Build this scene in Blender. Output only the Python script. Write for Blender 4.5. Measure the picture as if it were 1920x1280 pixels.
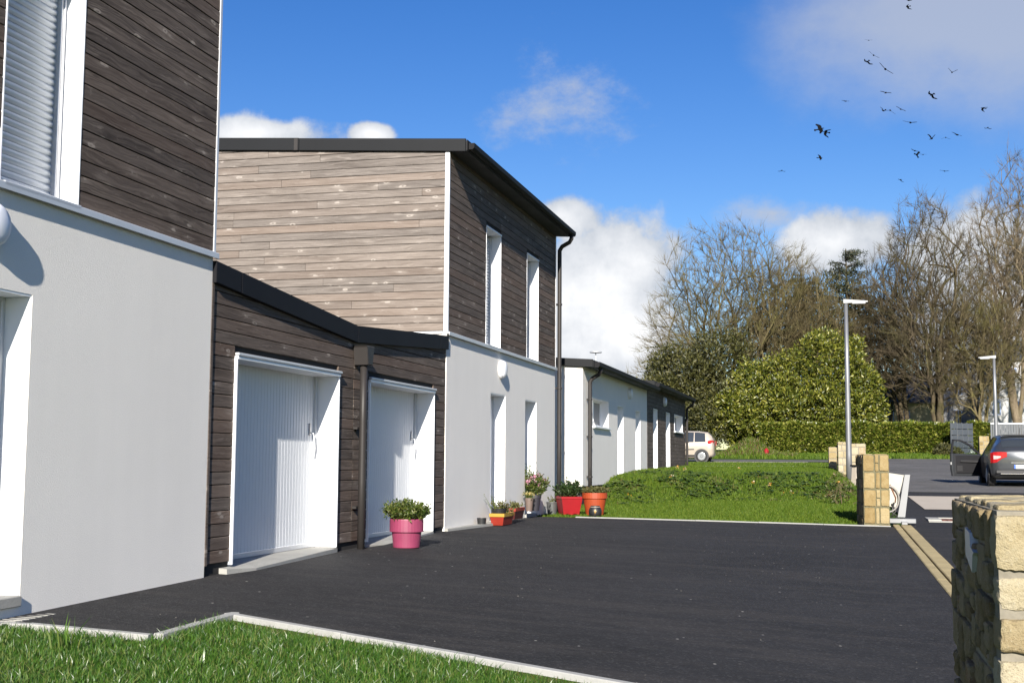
import bpy, bmesh, math, random
import numpy as np
from mathutils import Vector, Matrix, noise as mnoise

random.seed(7); np.random.seed(7)
S = bpy.context.scene
for o in list(bpy.data.objects): bpy.data.objects.remove(o)
C = S.collection

# ------------------------------------------------------------------ camera
# World: +Y runs along the street, +X from the house fronts to the road, Z up.
F_PX, W_PX, H_PX = 2350.0, 1920.0, 1280.0
ROLL, PITCH, YAW = math.radians(.35), math.radians(5.451), math.radians(14.565)
EYE = Vector((0, 0, 1.55))
FW = Vector((-math.sin(YAW)*math.cos(PITCH), math.cos(YAW)*math.cos(PITCH), math.sin(PITCH)))
RT = Vector((math.cos(YAW), math.sin(YAW), 0)); UP = RT.cross(FW)
R2 = RT*math.cos(ROLL) + UP*math.sin(ROLL); U2 = UP*math.cos(ROLL) - RT*math.sin(ROLL)
cd = bpy.data.cameras.new('camera'); cam = bpy.data.objects.new('camera', cd); C.objects.link(cam)
cam.matrix_world = Matrix(((R2.x, U2.x, -FW.x, EYE.x), (R2.y, U2.y, -FW.y, EYE.y), (R2.z, U2.z, -FW.z, EYE.z), (0, 0, 0, 1)))
cd.sensor_width = 36; cd.sensor_fit = 'HORIZONTAL'; cd.lens = F_PX/W_PX*36
cd.clip_start = .1; cd.clip_end = 5000
S.camera = cam

def ray(x, y): return (FW*F_PX + R2*(x-W_PX/2) - U2*(y-H_PX/2)).normalized()
def atX(x, y, X): d = ray(x, y); return EYE + d*(X/d.x)
def atY(x, y, Y): d = ray(x, y); return EYE + d*(Y/d.y)

# ------------------------------------------------------------------ sun and sky
SUN_TRAVEL = Vector((-1, 5.3, -2.45)).normalized()
EXPOSURE, SUN_E, SKY_E = 1.12, 5.0, .060
elev = math.asin(-SUN_TRAVEL.z); ts = -SUN_TRAVEL
sl = bpy.data.lights.new('sun', 'SUN'); sl.energy = SUN_E; sl.angle = math.radians(.53); sl.color = (1, .94, .84)
sun = bpy.data.objects.new('sun', sl); C.objects.link(sun); sun.location = (5, -20, 30)
sun.rotation_euler = SUN_TRAVEL.to_track_quat('-Z', 'Y').to_euler()

wd = bpy.data.worlds.new('World'); S.world = wd; wd.use_nodes = True
N, L = wd.node_tree.nodes, wd.node_tree.links
for n in list(N): N.remove(n)
def wn(t, **k):
    n = N.new(t)
    for a, b in k.items(): setattr(n, a, b)
    return n
def wm(op, a, b=None, clamp=False):
    n = wn('ShaderNodeMath', operation=op); n.use_clamp = clamp
    for i, v in enumerate((a, b)):
        if v is None: continue
        if isinstance(v, (int, float)): n.inputs[i].default_value = v
        else: L.new(v, n.inputs[i])
    return n.outputs[0]
def wv(op, a, b):
    n = wn('ShaderNodeVectorMath', operation=op)
    for i, v in enumerate((a, b)):
        if v is None: continue
        if isinstance(v, (tuple, Vector)): n.inputs[i].default_value = tuple(v)
        else: L.new(v, n.inputs[i])
    return n
def wstep(v, lo, hi):
    n = wn('ShaderNodeMapRange', interpolation_type='SMOOTHSTEP'); L.new(v, n.inputs[0])
    n.inputs[1].default_value = lo; n.inputs[2].default_value = hi; return n.outputs[0]
def wnoise(vec, scale, detail=8, rough=.58):
    n = wn('ShaderNodeTexNoise'); L.new(vec, n.inputs['Vector'])
    n.inputs['Scale'].default_value = scale; n.inputs['Detail'].default_value = detail; n.inputs['Roughness'].default_value = rough
    return n.outputs[0]
sky = wn('ShaderNodeTexSky', sky_type='NISHITA'); sky.sun_disc = False
sky.sun_elevation = elev; sky.sun_rotation = math.atan2(ts.x, ts.y)
sky.altitude = 50; sky.air_density = 1.0; sky.dust_density = .25; sky.ozone_density = 2.6
hs = wn('ShaderNodeHueSaturation'); hs.inputs['Saturation'].default_value = 1.36; hs.inputs['Hue'].default_value = .517; L.new(sky.outputs[0], hs.inputs['Color'])
tc = wn('ShaderNodeTexCoord').outputs['Generated']
nA = wnoise(tc, 9, 10, .6); nB = wnoise(tc, 4.2, 9, .55); nC = wnoise(tc, 17, 8, .6)
def blob(px, py, rx, ry):
    c = ray(px, py); r = R2; u = U2
    a, b = rx/F_PX, ry/F_PX
    d = wv('SUBTRACT', tc, c).outputs[0]
    cb = wn('ShaderNodeCombineXYZ')
    for i, ax in enumerate((r/a, u/b, c*(1/a))):
        L.new(wv('DOT_PRODUCT', d, ax).outputs['Value'], cb.inputs[i])
    ln = wn('ShaderNodeVectorMath', operation='LENGTH'); L.new(cb.outputs[0], ln.inputs[0])
    return wm('SUBTRACT', 1, ln.outputs['Value'])
def many(lst):
    r = None
    for t in lst:
        d = blob(*t); r = d if r is None else wm('MAXIMUM', r, d)
    return wm('MAXIMUM', r, -1.0)
# heaped clouds, thin veils, and a scatter of the same kind over the rest of the sky
heap = many([(1105, 570, 180, 175), (1180, 640, 150, 150), (1052, 405, 90, 60), (480, 250, 160, 46), (695, 252, 46, 24),
             (1560, 455, 105, 75), (1880, 620, 190, 200), (980, 650, 300, 120)])
dens = wm('ADD', heap, wm('MULTIPLY', wm('SUBTRACT', nA, .5), 2.6))
m1 = wstep(dens, .02, .42)
veil = many([(1040, 205, 140, 110), (1450, 400, 100, 40)])
wash = many([(1880, 10, 430, 270)])
nD = wnoise(wv('MULTIPLY', tc, (1.0, 1.0, 1.5)).outputs[0], 13, 12, .66)
d2 = wm('ADD', veil, wm('ADD', wm('MULTIPLY', wm('SUBTRACT', nB, .5), 1.2), wm('MULTIPLY', wm('SUBTRACT', nD, .5), 3.4)))
m2 = wm('MULTIPLY', wstep(d2, .12, 1.4), .85)
d4 = wm('ADD', wash, wm('ADD', wm('MULTIPLY', wm('SUBTRACT', nB, .5), 1.1), wm('MULTIPLY', wm('SUBTRACT', nD, .5), .55)))
m4 = wm('MULTIPLY', wstep(d4, -.02, .8), .72)
m3 = wm('MULTIPLY', wstep(nB, .66, .78), .8)
mask = wm('MAXIMUM', wm('MAXIMUM', m1, wm('MAXIMUM', m2, m4)), m3)
ramp = wn('ShaderNodeValToRGB'); L.new(wm('ADD', wm('MULTIPLY', nC, .55), wm('MULTIPLY', dens, .38)), ramp.inputs[0])
ramp.color_ramp.elements[0].position = .28; ramp.color_ramp.elements[0].color = (.44, .49, .57, 1)
ramp.color_ramp.elements[1].position = .68; ramp.color_ramp.elements[1].color = (.95, .96, .98, 1)
veilc = wn('ShaderNodeMixRGB'); L.new(wstep(wm('SUBTRACT', m1, wm('MAXIMUM', m2, m4)), -.3, .2), veilc.inputs[0])
veilc.inputs[1].default_value = (.49, .53, .61, 1); L.new(ramp.outputs[0], veilc.inputs[2])
CLOUD = .50/SKY_E
cs = wn('ShaderNodeMixRGB', blend_type='MULTIPLY'); cs.inputs[0].default_value = 1; L.new(veilc.outputs[0], cs.inputs[1]); cs.inputs[2].default_value = (CLOUD, CLOUD, CLOUD, 1)
mx = wn('ShaderNodeMixRGB'); L.new(mask, mx.inputs[0]); L.new(hs.outputs[0], mx.inputs[1]); L.new(cs.outputs[0], mx.inputs[2])
bg = wn('ShaderNodeBackground'); bg.inputs[1].default_value = SKY_E; L.new(mx.outputs[0], bg.inputs[0])
L.new(bg.outputs[0], wn('ShaderNodeOutputWorld').inputs[0])
S.render.engine = 'CYCLES'
vs = S.view_settings; vs.view_transform = 'Standard'; vs.look = 'None'; vs.gamma = 1; vs.exposure = EXPOSURE; vs.use_curve_mapping = False

# ------------------------------------------------------------------ materials
class Mat:
    def __init__(s, name, rough=.7, metal=0, spec=.5):
        s.m = bpy.data.materials.new(name); s.m.use_nodes = True
        s.N, s.L = s.m.node_tree.nodes, s.m.node_tree.links
        s.b = s.N['Principled BSDF']; s.b.inputs['Roughness'].default_value = rough
        s.b.inputs['Metallic'].default_value = metal; s.b.inputs['Specular IOR Level'].default_value = spec
    def n(s, t, ins=None, **k):
        n = s.N.new(t)
        for a, b in k.items(): setattr(n, a, b)
        for a, b in (ins or {}).items():
            if hasattr(b, 'is_output'): s.L.new(b, n.inputs[a])
            else: n.inputs[a].default_value = b
        return n
    def math(s, op, a, b=0.0, clamp=False):
        n = s.n('ShaderNodeMath', {0: a, 1: b}, operation=op); n.use_clamp = clamp; return n.outputs[0]
    def pos(s): return s.n('ShaderNodeNewGeometry').outputs['Position']
    def obj(s): return s.n('ShaderNodeTexCoord').outputs['Object']
    def scale(s, v, sc): return s.n('ShaderNodeVectorMath', {0: v, 1: sc}, operation='MULTIPLY').outputs[0]
    def noise(s, v, scale=5, detail=4, rough=.55): return s.n('ShaderNodeTexNoise', {'Vector': v, 'Scale': scale, 'Detail': detail, 'Roughness': rough}).outputs[0]
    def ramp(s, f, stops):
        n = s.n('ShaderNodeValToRGB', {0: f}); e = n.color_ramp.elements
        while len(e) < len(stops): e.new(.5)
        for i, (p, c) in enumerate(stops): e[i].position = p; e[i].color = (*c, 1)
        return n.outputs[0]
    def mix(s, f, a, b, mode='MIX'):
        ins = {0: f, 1: a if hasattr(a, 'is_output') else (*a, 1), 2: b if hasattr(b, 'is_output') else (*b, 1)}
        return s.n('ShaderNodeMixRGB', ins, blend_type=mode).outputs[0]
    def step(s, v, lo, hi): return s.n('ShaderNodeMapRange', {0: v, 1: lo, 2: hi}, interpolation_type='SMOOTHSTEP').outputs[0]
    def col(s, c): 
        if hasattr(c, 'is_output'): s.L.new(c, s.b.inputs['Base Color'])
        else: s.b.inputs['Base Color'].default_value = (*c, 1)
        return s
    def rough(s, v): s.L.new(v, s.b.inputs['Roughness'])
    def bump(s, h, st=.3, d=.01):
        n = s.n('ShaderNodeBump', {'Height': h, 'Strength': st, 'Distance': d}); s.L.new(n.outputs[0], s.b.inputs['Normal'])
MT = {}
def plain(name, c, rough=.5, metal=0, var=.08, sc=6, bump=0, bsc=60, spec=.5):
    m = Mat(name, rough, metal, spec); v = m.pos()
    n = m.noise(v, sc, 5)
    lo = tuple(x*(1-var) for x in c); hi = tuple(min(1, x*(1+var)) for x in c)
    m.col(m.ramp(n, [(.3, lo), (.7, hi)]))
    if bump: m.bump(m.noise(v, bsc, 3), bump, .004)
    MT[name] = m.m; return m
def wood(name, c0, c1, knot, red):
    m = Mat(name, .75, 0, .25); p = m.pos(); oi = m.n('ShaderNodeObjectInfo').outputs['Random']
    off = m.n('ShaderNodeCombineXYZ', {0: m.math('MULTIPLY', oi, 37.), 1: m.math('MULTIPLY', oi, 53.), 2: m.math('MULTIPLY', oi, 11.)}).outputs[0]
    q = m.n('ShaderNodeVectorMath', {0: p, 1: off}, operation='ADD').outputs[0]
    warp = m.noise(m.scale(q, (1.2, 1.2, 6)), 1.4, 3)
    g = m.noise(m.n('ShaderNodeVectorMath', {0: m.scale(q, (1.1, 1.1, 46)), 1: m.n('ShaderNodeCombineXYZ', {2: m.math('MULTIPLY', warp, 6.)}).outputs[0]}, operation='ADD').outputs[0], 1.6, 6, .6)
    big = m.noise(m.scale(q, (.7, .7, 3)), 1.0, 3)
    c = m.ramp(m.math('ADD', m.math('MULTIPLY', g, .65), m.math('MULTIPLY', big, .35)), [(.36, c0), (.62, c1)])
    c = m.mix(m.math('MULTIPLY', m.step(oi, .3, 1.0), .35), c, red)
    c = m.mix(1, c, m.ramp(m.n('ShaderNodeTexWhiteNoise', {'Vector': off}).outputs[0], [(0, (.84, .84, .845)), (1, (1.12, 1.10, 1.08))]), 'MULTIPLY')
    # knots: pale ring, darker heart, and a bleached figure trailing along the grain round each
    vo = m.n('ShaderNodeTexVoronoi', {'Vector': m.n('ShaderNodeVectorMath', {0: m.scale(q, (3.4, 3.4, 9)), 1: m.scale(m.n('ShaderNodeTexNoise', {'Vector': q, 'Scale': 9., 'Detail': 3.}).outputs['Color'], (.35, .35, .35))}, operation='ADD').outputs[0], 'Scale': 1.0, 'Randomness': 1.0})
    pick = m.n('ShaderNodeSeparateColor', {0: vo.outputs['Color']}).outputs[1]
    kn = m.step(pick, .40, .52); dist = vo.outputs['Distance']
    ring = m.math('MULTIPLY', m.math('SUBTRACT', m.step(dist, .20, .11), m.math('MULTIPLY', m.step(dist, .10, .05), .9)), kn)
    halo = m.math('MULTIPLY', m.math('MULTIPLY', m.step(dist, .55, .15), m.step(g, .42, .60)), kn)
    c = m.mix(m.math('MULTIPLY', halo, .24, True), c, knot)
    c = m.mix(m.math('MULTIPLY', ring, .75, True), c, knot)
    c = m.mix(m.math('MULTIPLY', m.math('MULTIPLY', m.step(dist, .06, .03), kn), .6), c, tuple(x*.6 for x in c0))
    streak = m.step(m.noise(m.scale(q, (7, 7, 20)), 1.3, 5, .75), .60, .74)
    c = m.mix(m.math('MULTIPLY', streak, .30), c, knot)
    dark = m.step(m.noise(m.scale(q, (1.5, 1.5, 60)), 1.3, 4, .7), .58, .70)
    c = m.mix(m.math('MULTIPLY', dark, .35), c, tuple(x*.55 for x in c0))
    m.col(c); m.bump(g, .35, .003); MT[name] = m.m
wood('wood_front', (.050, .038, .031), (.150, .120, .101), (.34, .29, .25), (.13, .080, .056))
wood('wood_side', (.098, .083, .073), (.212, .186, .168), (.35, .315, .285), (.165, .118, .090))
def stucco(name, c):
    m = Mat(name, .9, 0, .2); p = m.pos()
    big = m.noise(p, .9, 4); st = m.noise(m.scale(p, (3, 3, .35)), 1.6, 4)
    f = m.math('ADD', m.math('MULTIPLY', big, .6), m.math('MULTIPLY', st, .4))
    fine = m.noise(p, 150, 3, .6)
    cc = m.ramp(f, [(.3, tuple(x*.93 for x in c)), (.7, c)])
    cc = m.mix(m.math('MULTIPLY', m.step(fine, .60, .42), .20), cc, tuple(x*.7 for x in c))
    # splashed dirt near the foot of the walls
    m.col(cc); m.bump(m.math('ADD', fine, m.math('MULTIPLY', m.noise(p, 75, 3), .7)), .45, .005); MT[name] = m.m
stucco('stucco', (.83, .795, .745)); stucco('stucco_cream', (.72, .70, .65))
plain('lacquer', (.80, .81, .83), .35, 0, .015, 3)
plain('door_panel', (.60, .615, .64), .45, 0, .02, 2)
plain('alu', (.55, .56, .58), .42, .35, .04, 4)
plain('shutter', (.52, .55, .59), .38, .3, .03, 3)
plain('anthracite', (.008, .0088, .0105), .6, 0, .10, 2, spec=.2)
plain('fascia', (.008, .008, .010), .62, 0, .12, 1.5, spec=.15)
plain('pipe_brown', (.026, .023, .022), .5, 0, .1, 2, spec=.3)
plain('dark_gap', (.012, .011, .010), .9)
plain('roofing', (.06, .062, .066), .8, 0, .2, 3)
plain('glass', (.03, .035, .04), .06, 0, 0, 1, spec=.9)
plain('lamp_white', (.72, .74, .80), .3, 0, .01)
def concrete(name, c, rough=.85, var=.16):
    m = Mat(name, rough, 0, .3); p = m.pos()
    f = m.math('ADD', m.math('MULTIPLY', m.noise(p, 3, 6, .65), .6), m.math('MULTIPLY', m.noise(p, 60, 3), .4))
    cc = m.ramp(f, [(.32, tuple(x*(1-var) for x in c)), (.68, tuple(min(1, x*(1+var*.6)) for x in c))])
    cc = m.mix(m.math('MULTIPLY', m.step(m.noise(p, 1.7, 7, .75), .56, .72), .35), cc, tuple(x*.55 for x in c))
    m.col(cc); m.bump(m.noise(p, 90, 4), .4, .004); MT[name] = m.m
concrete('concrete', (.30, .295, .275)); concrete('kerb', (.30, .30, .29)); concrete('gutter', (.34, .275, .145), .9, .32); concrete('slab', (.40, .35, .29), .9, .14)
def asphalt(name, c, speck, brown):
    m = Mat(name, .88, 0, .28); p = m.pos()
    big = m.noise(p, .55, 5, .6); mid = m.noise(m.scale(p, (1, 1, 1)), 6, 5, .65)
    f = m.math('ADD', m.math('MULTIPLY', big, .55), m.math('MULTIPLY', mid, .45))
    cc = m.ramp(f, [(.34, tuple(x*.45 for x in c)), (.66, tuple(x*1.4 for x in c))])
    cc = m.mix(m.math('MULTIPLY', m.step(m.noise(m.scale(p, (.45, 3.0, 1)), 1.0, 7, .72), .48, .62), .75), cc, brown)
    cc = m.mix(m.math('MULTIPLY', m.step(m.noise(m.scale(p, (1.4, 5.5, 1)), 1.3, 6, .75), .56, .66), .55), cc, tuple(x*.5 for x in c))
    cc = m.mix(m.math('MULTIPLY', m.step(m.noise(p, 30, 5, .8), .55, .66), .5), cc, tuple(x*2.1 for x in c))
    vo = m.n('ShaderNodeTexVoronoi', {'Vector': p, 'Scale': 62.})
    cr = m.n('ShaderNodeSeparateColor', {0: vo.outputs['Color']}).outputs[0]
    cc = m.mix(m.math('MULTIPLY', m.step(cr, .80, 1.0), .38), cc, speck)
    v2 = m.n('ShaderNodeTexVoronoi', {'Vector': p, 'Scale': 5.5})
    cc = m.mix(m.math('MULTIPLY', m.step(v2.outputs['Distance'], .075, .045), m.step(m.n('ShaderNodeSeparateColor', {0: v2.outputs['Color']}).outputs[0], .45, .6)), cc, (.30, .29, .27))
    m.col(cc); m.bump(m.math('ADD', vo.outputs['Distance'], m.math('MULTIPLY', mid, .6)), .8, .008); MT[name] = m.m
asphalt('asphalt_new', (.0155, .015, .016), (.075, .074, .074), (.027, .0245, .0235))
asphalt('asphalt_old', (.095, .092, .090), (.20, .195, .185), (.13, .12, .112))
def turf(name, a, b, dry):
    m = Mat(name, .95, 0, .15); p = m.pos()
    f = m.math('ADD', m.math('MULTIPLY', m.noise(p, .8, 5, .6), .5), m.math('MULTIPLY', m.noise(p, 22, 4, .7), .5))
    cc = m.ramp(f, [(.32, a), (.66, b)])
    cc = m.mix(m.math('MULTIPLY', m.step(m.noise(p, 2.1, 5, .65), .56, .72), .6), cc, dry)
    m.col(cc); m.bump(m.noise(p, 40, 5, .7), .8, .03); MT[name] = m.m
turf('turf', (.024, .050, .006), (.055, .095, .010), (.085, .085, .02))
turf('turf_near', (.02, .035, .006), (.035, .06, .01), (.07, .05, .02))
turf('bank_soil', (.030, .045, .010), (.055, .065, .018), (.085, .058, .034))
def leaf(name, cols, rough=.45, trans=.25, spec=.5):
    m = Mat(name, rough, 0, spec); r = m.n('ShaderNodeNewGeometry').outputs['Random Per Island']
    c = m.ramp(r, [(i/(len(cols)-1), k) for i, k in enumerate(cols)])
    m.col(c)
    t = m.n('ShaderNodeBsdfTranslucent', {0: c}); mx = m.n('ShaderNodeMixShader', {0: trans, 1: m.b.outputs[0], 2: t.outputs[0]})
    m.L.new(mx.outputs[0], m.N['Material Output'].inputs[0]); MT[name] = m.m
leaf('grass_near', [(.015, .046, .005), (.028, .082, .008), (.048, .118, .012), (.072, .140, .018), (.15, .165, .05)], .38, .25, .5)
leaf('grass_far', [(.036, .070, .005), (.058, .105, .007), (.080, .128, .010), (.115, .150, .018)], .6, .25, .2)
leaf('grass_dry', [(.085, .075, .018), (.12, .10, .030), (.055, .07, .014), (.14, .075, .028)], .6, .2)
leaf('weed', [(.032, .062, .008), (.055, .098, .012), (.088, .138, .018), (.145, .185, .035)], .5, .25, .35)
leaf('weed_yellow', [(.40, .24, .02), (.34, .17, .03), (.42, .40, .32)], .6, .2)
leaf('laurel', [(.028, .042, .005), (.066, .084, .008), (.135, .148, .015), (.25, .235, .040)], .42, .22, .6)
leaf('hedge', [(.026, .044, .005), (.062, .090, .009), (.125, .150, .017), (.27, .26, .06)], .34, .22, .6)
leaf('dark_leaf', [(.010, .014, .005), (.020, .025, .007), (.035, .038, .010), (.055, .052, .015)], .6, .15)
leaf('ivy', [(.024, .027, .006), (.050, .052, .011), (.088, .082, .020)], .55, .2)
leaf('fir', [(.012, .018, .010), (.020, .028, .014), (.035, .042, .02)], .6, .05)
leaf('pot_leaf', [(.022, .045, .006), (.048, .078, .010), (.09, .115, .018), (.13, .13, .04)], .45, .25)
leaf('pot_dark', [(.010, .022, .006), (.020, .038, .008), (.042, .062, .018)], .35, .15)
leaf('pot_dry', [(.075, .075, .018), (.11, .105, .034), (.06, .072, .018), (.09, .052, .018)], .6, .2)
leaf('petal', [(.36, .12, .19), (.42, .22, .28), (.46, .36, .38), (.30, .08, .15)], .5, .3)
leaf('petal_yellow', [(.42, .31, .07), (.44, .40, .22)], .5, .3)
def bark(name, a, b, moss):
    m = Mat(name, .9, 0, .15); p = m.pos()
    cc = m.ramp(m.noise(m.scale(p, (3, 3, 1)), 2, 5, .65), [(.3, a), (.7, b)])
    cc = m.mix(m.math('MULTIPLY', m.step(m.noise(p, .8, 4), .45, .65), .6), cc, moss)
    m.col(cc); m.bump(m.noise(m.scale(p, (9, 9, 2)), 2, 4), .5, .02); MT[name] = m.m
bark('bark', (.065, .052, .028), (.15, .122, .066), (.105, .10, .028))
bark('bark_grey', (.085, .066, .045), (.19, .152, .105), (.10, .09, .038))
bark('bark_dark', (.050, .038, .025), (.108, .087, .055), (.07, .068, .024))
def stone(name, cols, mossy=.2):
    m = Mat(name, .88, 0, .25); p = m.pos(); oi = m.n('ShaderNodeObjectInfo').outputs['Random']
    f = m.math('ADD', m.math('MULTIPLY', m.noise(p, 11, 6, .7), .62), m.math('MULTIPLY', oi, .55))
    cc = m.ramp(f, cols)
    sp = m.noise(p, 130, 3, .7)
    cc = m.mix(m.math('MULTIPLY', m.step(sp, .56, .72), .35), cc, (.42, .39, .31)); cc = m.mix(m.math('MULTIPLY', m.step(sp, .44, .30), .5), cc, (.10, .075, .04))
    iron = m.math('MULTIPLY', m.step(m.noise(p, 14, 6, .75), .60, .72), m.step(oi, .55, .75))
    cc = m.mix(m.math('MULTIPLY', iron, .8), cc, (.22, .10, .03))
    cc = m.mix(m.math('MULTIPLY', m.step(m.noise(p, 6, 5, .7), .60, .75), mossy), cc, (.10, .10, .03))
    m.col(cc); m.bump(m.math('ADD', m.noise(p, 28, 6, .7), m.math('MULTIPLY', sp, .4)), .9, .015); MT[name] = m.m
stone('stone', [(.25, (.17, .115, .042)), (.5, (.25, .185, .085)), (.75, (.31, .25, .14)), (1, (.22, .125, .04))])
stone('stone_shaded', [(.25, (.14, .098, .046)), (.5, (.21, .16, .085)), (.75, (.27, .215, .135)), (1, (.19, .10, .04))], .2)  # darker stone for left faces, shade put into its colour; a little moss
stone('stone_pale', [(.25, (.21, .16, .085)), (.5, (.30, .25, .15)), (.75, (.36, .32, .23)), (1, (.25, .15, .06))], .12)
concrete('mortar', (.21, .19, .15), .95, .25); concrete('mortar_olive', (.12, .11, .065), .95, .25)

# ------------------------------------------------------------------ mesh helpers
ORG = {}
def mk(name, V, F, mat, parent=None, smooth=False, origin=None):
    V = np.asarray(V, float).reshape(-1, 3)
    c = (V.min(0)+V.max(0))/2 if origin is None else np.array(origin, float)
    me = bpy.data.meshes.new(name)
    if isinstance(F, np.ndarray) and F.ndim == 2:
        k = F.shape[1]; me.vertices.add(len(V)); me.vertices.foreach_set('co', (V-c).astype(np.float32).ravel())
        me.loops.add(F.size); me.loops.foreach_set('vertex_index', F.astype(np.int32).ravel())
        me.polygons.add(len(F)); me.polygons.foreach_set('loop_start', np.arange(0, F.size, k, dtype=np.int32))
        me.polygons.foreach_set('loop_total', np.full(len(F), k, np.int32)); me.update(calc_edges=True)
    else:
        me.from_pydata((V-c).tolist(), [], [list(map(int, f)) for f in F])
    if smooth: me.polygons.foreach_set('use_smooth', [True]*len(me.polygons))
    me.materials.append(MT[mat] if isinstance(mat, str) else mat)
    o = bpy.data.objects.new(name, me); C.objects.link(o)
    ORG[o.name] = Vector(c)
    o.location = Vector(c) - (ORG[parent.name] if parent else Vector((0, 0, 0)))
    if parent: o.parent = parent
    return o
def tag(o, label, cat, group=None):
    o['label'] = label; o['category'] = cat
    if group: o['group'] = group
    return o
def thing(name, label, cat, loc=(0, 0, 0), group=None, local=False, rz=0):
    o = bpy.data.objects.new(name, None); C.objects.link(o); o.location = loc; o.rotation_euler.z = rz
    o.empty_display_size = .2
    ORG[o.name] = Vector((0, 0, 0)) if local else Vector(loc)
    return tag(o, label, cat, group)
def struct(o, kind='structure'): o['kind'] = kind; return o

class MB:
    """collects solids, then links them as ONE mesh object"""
    def __init__(s): s.V, s.F = [], []
    def add(s, V, F):
        n = len(s.V); s.V += [tuple(v) for v in V]; s.F += [[i+n for i in f] for f in F]; return s
    def box(s, x0, x1, y0, y1, z0, z1):
        return s.add([(x0, y0, z0), (x1, y0, z0), (x1, y1, z0), (x0, y1, z0), (x0, y0, z1), (x1, y0, z1), (x1, y1, z1), (x0, y1, z1)],
                     [(0, 3, 2, 1), (4, 5, 6, 7), (0, 1, 5, 4), (1, 2, 6, 5), (2, 3, 7, 6), (3, 0, 4, 7)])
    def bev(s, x0, x1, y0, y1, z0, z1, b=.01):
        """box with chamfered edges"""
        vs, idx = [], {}
        for i, X in enumerate(((x0, x0+b, x1-b, x1))):
            for j, Y in enumerate((y0, y0+b, y1-b, y1)):
                for k, Z in enumerate((z0, z0+b, z1-b, z1)):
                    ex = (i in (0, 3))+(j in (0, 3))+(k in (0, 3))
                    if ex == 1: idx[i, j, k] = len(vs); vs.append((X, Y, Z))
        fs = []
        def q(*a): fs.append([idx[t] for t in a])
        for e, r in ((0, 1), (3, 0)):
            a = [(e, 1, 1), (e, 2, 1), (e, 2, 2), (e, 1, 2)]; q(*(a if not r else a[::-1]))
            a = [(1, e, 1), (1, e, 2), (2, e, 2), (2, e, 1)]; q(*(a if not r else a[::-1]))
            a = [(1, 1, e), (2, 1, e), (2, 2, e), (1, 2, e)]; q(*(a if not r else a[::-1]))
        for e in (0, 3):
            ei = 1 if e == 0 else 2
            for g in (0, 3):
                gi = 1 if g == 0 else 2
                q((e, gi, 1), (ei, g, 1), (ei, g, 2), (e, gi, 2)); q((e, 1, gi), (ei, 1, g), (ei, 2, g), (e, 2, gi)); q((1, e, gi), (1, ei, g), (2, ei, g), (2, e, gi))
                for h in (0, 3):
                    hi = 1 if h == 0 else 2
                    q((e, gi, hi), (ei, g, hi), (ei, gi, h))
        return s.add(vs, fs)
    def prism(s, poly, o, u, v, n, t, ch=0):
        """extrude 2-D poly (in axes u, v at origin o) along n by t, front edge chamfered"""
        o, u, v, n = map(Vector, (o, u, v, n)); k = len(poly)
        cu = sum(p[0] for p in poly)/k; cv = sum(p[1] for p in poly)/k
        R = [[o+u*a+v*b for a, b in poly], [o+u*a+v*b+n*(t-ch) for a, b in poly]]
        if ch:
            ins = []
            for a, b in poly:
                ins.append((a-math.copysign(min(ch, abs(a-cu)*.5), a-cu), b-math.copysign(min(ch, abs(b-cv)*.5), b-cv)))
            R.append([o+u*a+v*b+n*t for a, b in ins])
        V = [p for r in R for p in r]; m = len(R); F = [list(range(k))[::-1], list(range((m-1)*k, m*k))]
        for j in range(m-1):
            for i in range(k): F.append([j*k+i, j*k+(i+1) % k, (j+1)*k+(i+1) % k, (j+1)*k+i])
        return s.add(V, F)
    def tube(s, pts, r, n=8, cap=True):
        pts = [Vector(p) for p in pts]; rs = r if isinstance(r, (list, tuple)) else [r]*len(pts)
        V, F = [], []; ref = None
        for i, p in enumerate(pts):
            d = (pts[min(i+1, len(pts)-1)]-pts[max(i-1, 0)]).normalized()
            if ref is None: ref = Vector((1, 0, 0)) if abs(d.x) < .9 else Vector((0, 1, 0))
            a = (ref - d*ref.dot(d)).normalized(); ref = a; b = d.cross(a)
            V += [p+(a*math.cos(2*math.pi*k/n)+b*math.sin(2*math.pi*k/n))*rs[i] for k in range(n)]
        for i in range(len(pts)-1):
            for k in range(n): F.append([i*n+k, i*n+(k+1) % n, (i+1)*n+(k+1) % n, (i+1)*n+k])
        if cap: F += [list(range(n))[::-1], list(range((len(pts)-1)*n, len(pts)*n))]
        return s.add(V, F)
    def lathe(s, prof, c=(0, 0, 0), n=24, axis='z', sx=1, sy=1):
        V, F = [], []
        for r, h in prof:
            for k in range(n):
                a = 2*math.pi*k/n; x, y = r*math.cos(a)*sx, r*math.sin(a)*sy
                V.append((c[0]+x, c[1]+y, c[2]+h) if axis == 'z' else (c[0]+h, c[1]+x, c[2]+y))
        for i in range(len(prof)-1):
            for k in range(n): F.append([i*n+k, i*n+(k+1) % n, (i+1)*n+(k+1) % n, (i+1)*n+k])
        F += [list(range(n))[::-1], list(range((len(prof)-1)*n, len(prof)*n))]
        return s.add(V, F)
    def out(s, name, mat, parent=None, smooth=False, origin=None): return mk(name, s.V, s.F, mat, parent, smooth, origin)

def pieces(a, b, lo, hi):
    """cut a..b into lengths between lo and hi"""
    out = [a]
    while b-out[-1] > hi: out.append(out[-1]+random.uniform(lo, hi))
    if len(out) > 1 and b-out[-1] < .3: out.pop()
    return list(zip(out, out[1:]+[b]))

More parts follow.
